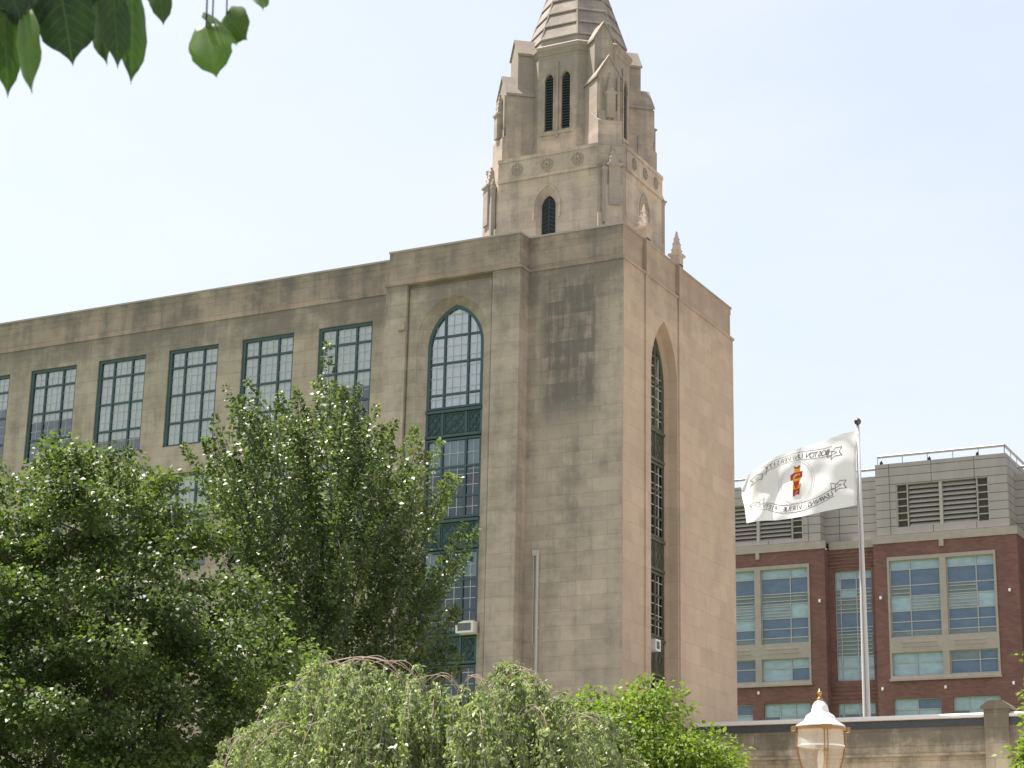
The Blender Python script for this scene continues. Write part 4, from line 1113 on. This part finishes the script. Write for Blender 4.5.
def make_tree(name, label, rows, D, base_px, mat, seed, nclump, per, clump, leaf, r_trunk=.22, flat=.62, shell=.42, spiky=0.0, depth=1.0, crown_low=.3, group=None, up=.55):
    rng = random.Random(seed); rs = np.random.RandomState(seed)
    z, cl, hw = envelope(rows, D)
    cen = atD(base_px, 800, D); lat0 = (cen-CAM).dot(Rv)
    base = np.array((CAM + Rv*lat0 + Hv*math.sqrt(max(1, D*D-lat0*lat0)))); base[2] = 0
    fwd0 = (Vector(base)-CAM).dot(Hv)
    t = thing(name, base, label, 'tree', group)
    att = []
    zz = np.linspace(z[0], z[-1], 200); ww = np.interp(zz, z, hw)
    pr = ww**1.6; pr /= pr.sum()
    camn = np.array(CAM)
    tries = 0
    while len(att) < nclump and tries < nclump*60:
        tries += 1
        h = rs.choice(zz, p=pr) + rs.uniform(-.05, .05)
        wd = np.interp(h, z, hw); c = np.interp(h, z, cl)
        if spiky == 0: wd = max(.15, wd - clump*.4)
        else: wd = max(.1, wd - .1)
        a = rs.uniform(0, 2*math.pi); r = rs.uniform(0, 1)**shell
        lat = c + wd*r*math.cos(a); dep = wd*depth*r*math.sin(a)
        p = camn*[1, 1, 0] + RvN*lat + HvN*(fwd0 + dep) + np.array([0, 0, h - (0 if spiky else clump*.15)])
        if len(att) > 3:
            dd = np.min(np.linalg.norm(np.array(att)-p, axis=1))
            if dd < (.66*rs.uniform(.75, 1.2) if spiky else clump*.55*rs.uniform(.4, 1.2)): continue
        att.append(p)
    att = np.array(att)
    top = np.array([base[0], base[1], z[-1]*.80]); 
    ctop = np.interp(z[-1]*.85, z, cl); top[:2] = (camn + RvN*(ctop*.6+lat0*.4) + HvN*fwd0)[:2]
    mb = branches(rng, base, top, att, r_trunk, lean=.9 if spiky else .35, tip=.011)
    axis = np.array([base[0], base[1], 0])
    C, A, N, L, W, T = [], [], [], [], [], []
    for p in att:
        m = int(per*rs.uniform(.55, 1.35)); sz = clump*rs.uniform(.7, 1.25)
        outw = (p - axis)*[1, 1, 0]; outw = outw/(np.linalg.norm(outw)+1e-6)
        tone0 = rs.uniform(0, 1)
        if spiky:
            low = 1 - (p[2]-z[0])/(z[-1]-z[0])
            d = np.array([0, 0, 1.0]) + outw*(rs.uniform(.1, .45) + .75*low) + rs.normal(0, .10, 3); d /= np.linalg.norm(d)
            ln = spiky*rs.uniform(.6, 1.45)
            s = rs.uniform(-.35, 1, m)
            q = p + d[None]*(s*ln)[:, None] - d*(ln*.45)
            rad = (1.08 - np.clip(s, 0, 1)**1.3)*.25 + .012
            off = rs.normal(0, 1, (m, 3)); off -= (off@d)[:, None]*d; off /= (np.linalg.norm(off, axis=1)[:, None]+1e-6)
            c = q + off*(rad*rs.uniform(.1, 1, m)**.6)[:, None]
            ax = off*.9 + d[None]*.55 + rs.normal(0, .3, (m, 3)) + np.array([0, 0, -.15])
            mb.tube([p - d*(ln*.6), p + d*(ln*.5)], [.014, .004], 4)
        else:
            v = rs.normal(0, 1, (m, 3)); v /= np.linalg.norm(v, axis=1)[:, None]
            v *= (rs.uniform(0, 1, m)**.45)[:, None]
            v[:, 2] *= flat
            # lobed outline: push some directions out
            lob = 1 + .35*np.sin(3*np.arctan2(v[:, 1], v[:, 0]) + rs.uniform(0, 6))
            v[:, :2] *= lob[:, None]
            c = p + v*sz
            ax = v*[1, 1, .3] + outw*.25 + rs.normal(0, .45, (m, 3)) + np.array([0, 0, -.25])
        nn_ = rs.normal(0, .5, (m, 3)) + np.array([0, 0, up]) + outw*.3
        C.append(c); A.append(ax); N.append(nn_)
        l = leaf*rs.uniform(.65, 1.3, m); L.append(l); W.append(l*rs.uniform(.55, .8, m))
        T.append(np.clip(tone0*.5 + rs.uniform(0, .5, m), 0, 1))
    mb.build('trunk', M['bark'], t, smooth=True, recalc=False)
    leaf_mesh('crown', mat, t, np.concatenate(C), np.concatenate(A), np.concatenate(N), np.concatenate(L), np.concatenate(W), np.concatenate(T))
    return t

M['leafA'] = leaf_mat('dark maple leaf', (0.024, 0.040, 0.014), (0.122, 0.165, 0.054), .40, rough=.46, spec=.34)
M['leafB'] = leaf_mat('upright tree leaf', (0.022, 0.040, 0.015), (0.145, 0.190, 0.074), .38, rough=.42, spec=.46)
M['leafC'] = leaf_mat('bright maple leaf', (0.075, 0.115, 0.018), (0.175, 0.235, 0.040), .45, rough=.5, spec=.3)
M['leafD'] = leaf_mat('weeping leaf', (0.10, 0.125, 0.062), (0.28, 0.32, 0.185), .42, rough=.42, spec=.5)
M['leafE'] = leaf_mat('overhanging leaf', (0.014, 0.032, 0.012), (0.075, 0.135, 0.026), .40, rough=.45, spec=.35, veins=True)

make_tree('maple_tree', 'broad round crowned dark green tree at the far left in front of the building',
          [(448, 95, 150), (460, 10, 185), (480, -40, 212), (520, -75, 245), (570, -95, 275), (620, -105, 318), (680, -110, 345), (740, -105, 345), (800, -80, 310), (840, -30, 240)],
          38, 125, M['leafA'], 3, 400, 320, .56, .105, r_trunk=.24)
make_tree('upright_tree', 'tall upright tree with pointed spiky shoots standing before the arched window',
          [(384, 322, 342), (400, 308, 356), (420, 230, 384), (436, 212, 408), (462, 196, 434), (498, 192, 455), (535, 205, 463), (580, 218, 462), (630, 230, 458), (680, 255, 452), (725, 280, 400)],
          47, 312, M['leafB'], 8, 260, 250, .8, .112, r_trunk=.2, shell=.45, spiky=1.45)
make_tree('maple_tree', 'low bright yellow green maple in front of the corner block and stone wall',
          [(682, 615, 655), (698, 565, 685), (722, 550, 705), (750, 545, 735), (790, 548, 742), (830, 575, 715)],
          31, 645, M['leafC'], 12, 78, 400, .52, .082, r_trunk=.1, flat=.7)
make_tree('maple_tree', 'small leafy green tree cut off by the right edge beside the stone pier',
          [(645, 1036, 1076), (670, 1030, 1090), (700, 1034, 1100), (730, 1018, 1100), (768, 1018, 1098), (830, 1030, 1084)],
          27, 1060, M['leafC'], 15, 90, 150, .30, .08, r_trunk=.07)

def weeping():
    rng = random.Random(21); rs = np.random.RandomState(21)
    D = 23.0; c = atD(435, 760, D); base = Vector((c.x, c.y, 0))
    t = thing('weeping_tree', base, 'low weeping tree with drooping grey green foliage and bare arching twigs', 'tree')
    b0 = np.array(base)
    tr = MB(); tr.tube([base, base + Vector((.05, 0, 1.2)), base + Vector((0, .05, 2.6)), base + Vector((.1, 0, 3.4))], [.16, .13, .11, .07], 8)
    tw = MB()
    top_z = lambda lat: float(np.interp(lat, LATS, TOPS))
    prof_px = [(228, 775), (250, 728), (268, 700), (290, 668), (325, 648), (360, 645), (395, 655), (430, 668), (470, 672), (510, 660), (545, 670), (580, 698), (615, 724), (645, 764)]
    P_ = [atD(x, y, D) for x, y in prof_px]
    LATS = [(p-CAM).dot(Rv) for p in P_]; TOPS = [p.z for p in P_]
    lat0 = (base-CAM).dot(Rv); fwd0 = (base-CAM).dot(Hv)
    C, A, N, L, W, T = [], [], [], [], [], []
    for i in range(330):
        a = rs.uniform(0, 2*math.pi); reach = rs.uniform(.01, 1)**.55*2.4*(1 + .12*math.sin(5*a + 1))
        lat = lat0 + reach*math.cos(a); dep = reach*math.sin(a)*.9
        zt = top_z(lat)*(1 - .22*(dep/2.75)**2) - rs.uniform(0, 1)**2.0*1.5 - .10 - .16*abs(math.sin(3.1*lat))
        zt = max(zt, 1.6)
        apex = np.array(CAM)*[1, 1, 0] + RvN*lat + HvN*(fwd0 + dep) + np.array([0, 0, zt])
        st = b0 + np.array([0, 0, rs.uniform(1.8, 3.3)])
        outv = (apex - st)*[1, 1, 0]; outv /= (np.linalg.norm(outv)+1e-6)
        pts = []
        for s in np.linspace(0, 1, 8):
            p = st*(1-s) + apex*s; p[2] = st[2]*(1-s) + apex[2]*s + .35*math.sin(math.pi*s*.9)*(1-s*.3); pts.append(p)
        dl = rs.uniform(.5, 1.0)
        drop = rs.uniform(.6, 1.6)
        for s in np.linspace(.15, 1, 6):
            p = apex + outv*dl*s*.7 + np.array([0, 0, .12*math.sin(math.pi*min(1, s*1.6)) - drop*s**1.8]); pts.append(p)
        for p in pts: p[2] = max(p[2], .4)
        k_ = len(pts)
        tw.tube(pts, list(np.linspace(.011, .0025, k_)), 5)
        # hanging strands along the outer half of the arch
        pa = np.array(pts)
        for j in range(rs.randint(12, 18)):
            s = rs.uniform(.30, 1); q = s*(k_-1); i0 = min(int(q), k_-2); p = pa[i0]*(1-(q-i0)) + pa[i0+1]*(q-i0)
            ln = rs.uniform(.35, 1.15); m = int(ln*68)
            dr = rs.normal(0, .22, 2) + outv[:2]*.22
            ss_ = rs.uniform(0, 1, m)
            curve = np.stack([p[0] + dr[0]*ss_*(1.3-ss_*.6)*ln*.6, p[1] + dr[1]*ss_*(1.3-ss_*.6)*ln*.6, p[2] + .10*ln*np.sin(math.pi*np.minimum(1, ss_*2.2)) - ln*ss_**1.35], 1)
            C.append(curve + rs.normal(0, .022, (m, 3)))
            A.append(rs.normal(0, .55, (m, 3)) + np.array([0, 0, -.75])); N.append(rs.normal(0, .7, (m, 3)) + np.append(outv[:2]*.5, .4))
            l = rs.uniform(.045, .085, m); L.append(l); W.append(l*rs.uniform(.36, .52, m)); T.append(np.clip(rs.uniform(0, .45) + rs.uniform(0, .6, m), 0, 1))
    # bare arching twigs standing clear of the foliage
    for px, py, dx, dy in ((345, 650, 45, -6), (378, 652, 40, 8), (420, 668, 35, -2), (500, 664, 38, -4), (330, 648, 60, 2), (560, 712, 36, -10), (300, 712, -46, 20), (245, 725, -18, 14), (405, 742, 22, -30), (525, 705, 16, -14), (455, 668, 30, 4)):
        for k2 in range(3):
            dd = D - rs.uniform(1.0, 2.0)
            a0 = atD(px + rs.uniform(-12, 12), py + 16, dd); a1 = atD(px + dx*.45 + rs.uniform(-12, 12), py - 3 + dy*.3 + rs.uniform(-5, 10), dd - .1); a2 = atD(px + dx + rs.uniform(-6, 6), py + dy + rs.uniform(0, 12), dd - .2); a3 = atD(px + dx*1.25, py + dy + 28 + rs.uniform(0, 14), dd - .25)
            pts = []
            for s in np.linspace(0, 1, 9):
                pts.append(a0*(1-s)**3 + a1*3*s*(1-s)**2 + a2*3*s*s*(1-s) + a3*s**3)
            tw.tube(pts, list(np.linspace(.0055, .0022, 9)), 5)
    tr.build('trunk', M['bark'], t, smooth=True, recalc=False); tw.build('arching_twigs', M['twig'], t, smooth=True, recalc=False)
    leaf_mesh('crown', M['leafD'], t, np.concatenate(C), np.concatenate(A), np.concatenate(N), np.concatenate(L), np.concatenate(W), np.concatenate(T))
weeping()

# ------------------------------------------------------------------ overhanging branch close to the camera
def overhang():
    D = 2.6
    trunk = CAM + Hv*1.6 - Rv*2.4; trunk.z = 0
    t = thing('broadleaf_tree', trunk, 'close leafy branch with broad pointed leaves hanging into the top left corner of the sky', 'tree')
    tk = MB()
    j0 = trunk + Vector((.05, .02, 2.9)); e1 = atD(-60, -70, D); e2 = atD(120, -55, D); e3 = atD(290, -60, D)
    tk.tube([trunk, trunk + Vector((.03, 0, 1.5)), j0, trunk + Vector((0, .1, 4.6))], [.17, .15, .12, .07], 12)
    tk.tube([j0 - Vector((0, 0, .3)), (j0*.5 + e1*.5) + Vector((0, 0, .12)), e1, e2, e3], [.05, .03, .014, .009, .003], 8)
    def stem(a, b_): tk.tube([a, (a+b_)*.5 + Vector((0, 0, .012)), b_], [.0016, .0013, .0013], 6)
    specs = [  # base px, tip px, width px, roll, tone, depth change
        ((60, -14), (73, 64), 60, .15, .1, 0), ((100, -14), (104, 64), 34, -.5, .25, .05), ((113, -10), (119, 66), 30, .4, .2, -.04), ((132, -8), (134, 82), 30, .7, .3, .03),
        ((158, -20), (164, 24), 24, .3, .3, .06), ((25, 14), (29, 92), 27, -.6, .9, -.05), ((4, 10), (9, 96), 30, .5, .35, .04), ((-14, -10), (12, 40), 50, .2, .2, .1), ((30, -26), (40, 26), 46, -.2, .05, .02),
        ((0, -30), (22, 18), 40, .3, .1, -.03), ((206, 26), (216, 76), 45, -.1, 1.0, 0), ((212, 16), (238, 44), 26, 1.0, .6, .03), ((258, -16), (264, 10), 18, .4, .7, 0), ((-30, 0), (-10, 70), 44, .2, .3, .05), ((85, -40), (92, 6), 44, .1, .1, .07),
        ((14, -18), (16, 24), 46, .2, .02, .06), ((44, -22), (50, 18), 40, -.3, .05, .08), ((226, 14), (246, 40), 30, -.7, .5, .05), ((140, -40), (150, 2), 40, .2, .2, .1), ((180, -50), (190, -8), 38, .2, .2, .1)]
    for n_, (b0, tp, wpx, roll, tone, dd) in enumerate(specs):
        B0 = atD(b0[0], b0[1], D+dd); T0 = atD(tp[0], tp[1], D+dd-.03)
        ax = (T0-B0); Ln = ax.length; ax.normalize(); Wd = wpx/FPX*D*1.03
        side = (Rv*math.cos(roll) + Hv*math.sin(roll)); side = (side - ax*side.dot(ax)).normalized(); nrm = side.cross(ax)
        Wd = Wd/max(.5, abs(math.cos(roll)))
        prof = [(0, .0), (.03, .26), (.07, .34), (.12, .40), (.2, .46), (.28, .49), (.37, .5), (.47, .49), (.56, .46), (.64, .42), (.71, .36), (.78, .28), (.83, .2), (.88, .12), (.92, .06), (.96, .022), (1, 0)]
        vs, fs, cc = [], [], []; rr = random.Random(n_)
        for s, hw in prof:
            mid = B0 + ax*(s*Ln) + nrm*(.05*Ln*s*s)
            if s < .1: mid = mid
            ser = 1 + .03*(1 if rr.random() > .5 else -1)
            heart = -.05*Ln if s == .03 else 0
            for sg, fr in ((-1, 1), (-1, .75), (-1, .5), (-1, .25), (1, 0), (1, .25), (1, .5), (1, .75), (1, 1)):
                wv = hw*Wd*fr*sg*(ser if fr == 1 else 1)
                cc.append((sg*fr*hw*2, s)); vs.append(mid + side*wv + ax*(heart*fr - .03*Ln*0) + nrm*(-abs(wv)*.25 + .9*wv*wv/max(Wd, 1e-3) + .03*Wd*math.sin(9*s + 3*sg + n_)*fr*fr))
        for i in range(len(prof)-1):
            for j in range(8): fs.append((i*9+j, i*9+j+1, (i+1)*9+j+1, (i+1)*9+j))
        m = MB(); m.add(vs, fs); o = m.build('leaf', M['leafE'], t, smooth=True, recalc=False)
        for an_, ii in (('across', 0), ('along', 1)):
            av = o.data.attributes.new(an_, 'FLOAT', 'POINT'); av.data.foreach_set('value', [q[ii] for q in cc])
        at = o.data.attributes.new('tone', 'FLOAT', 'FACE'); at.data.foreach_set('value', [min(1, max(0, tone + random.Random(q).uniform(-.05, .05))) for q in range(len(o.data.polygons))])
        # petiole up to the twig
        near = e1 + (e3-e1)*min(1, max(0, (b0[0]+60)/350)); stem(near, B0 + ax*.002)
    tk.build('trunk', M['bark'], t, smooth=True, recalc=False)
overhang()
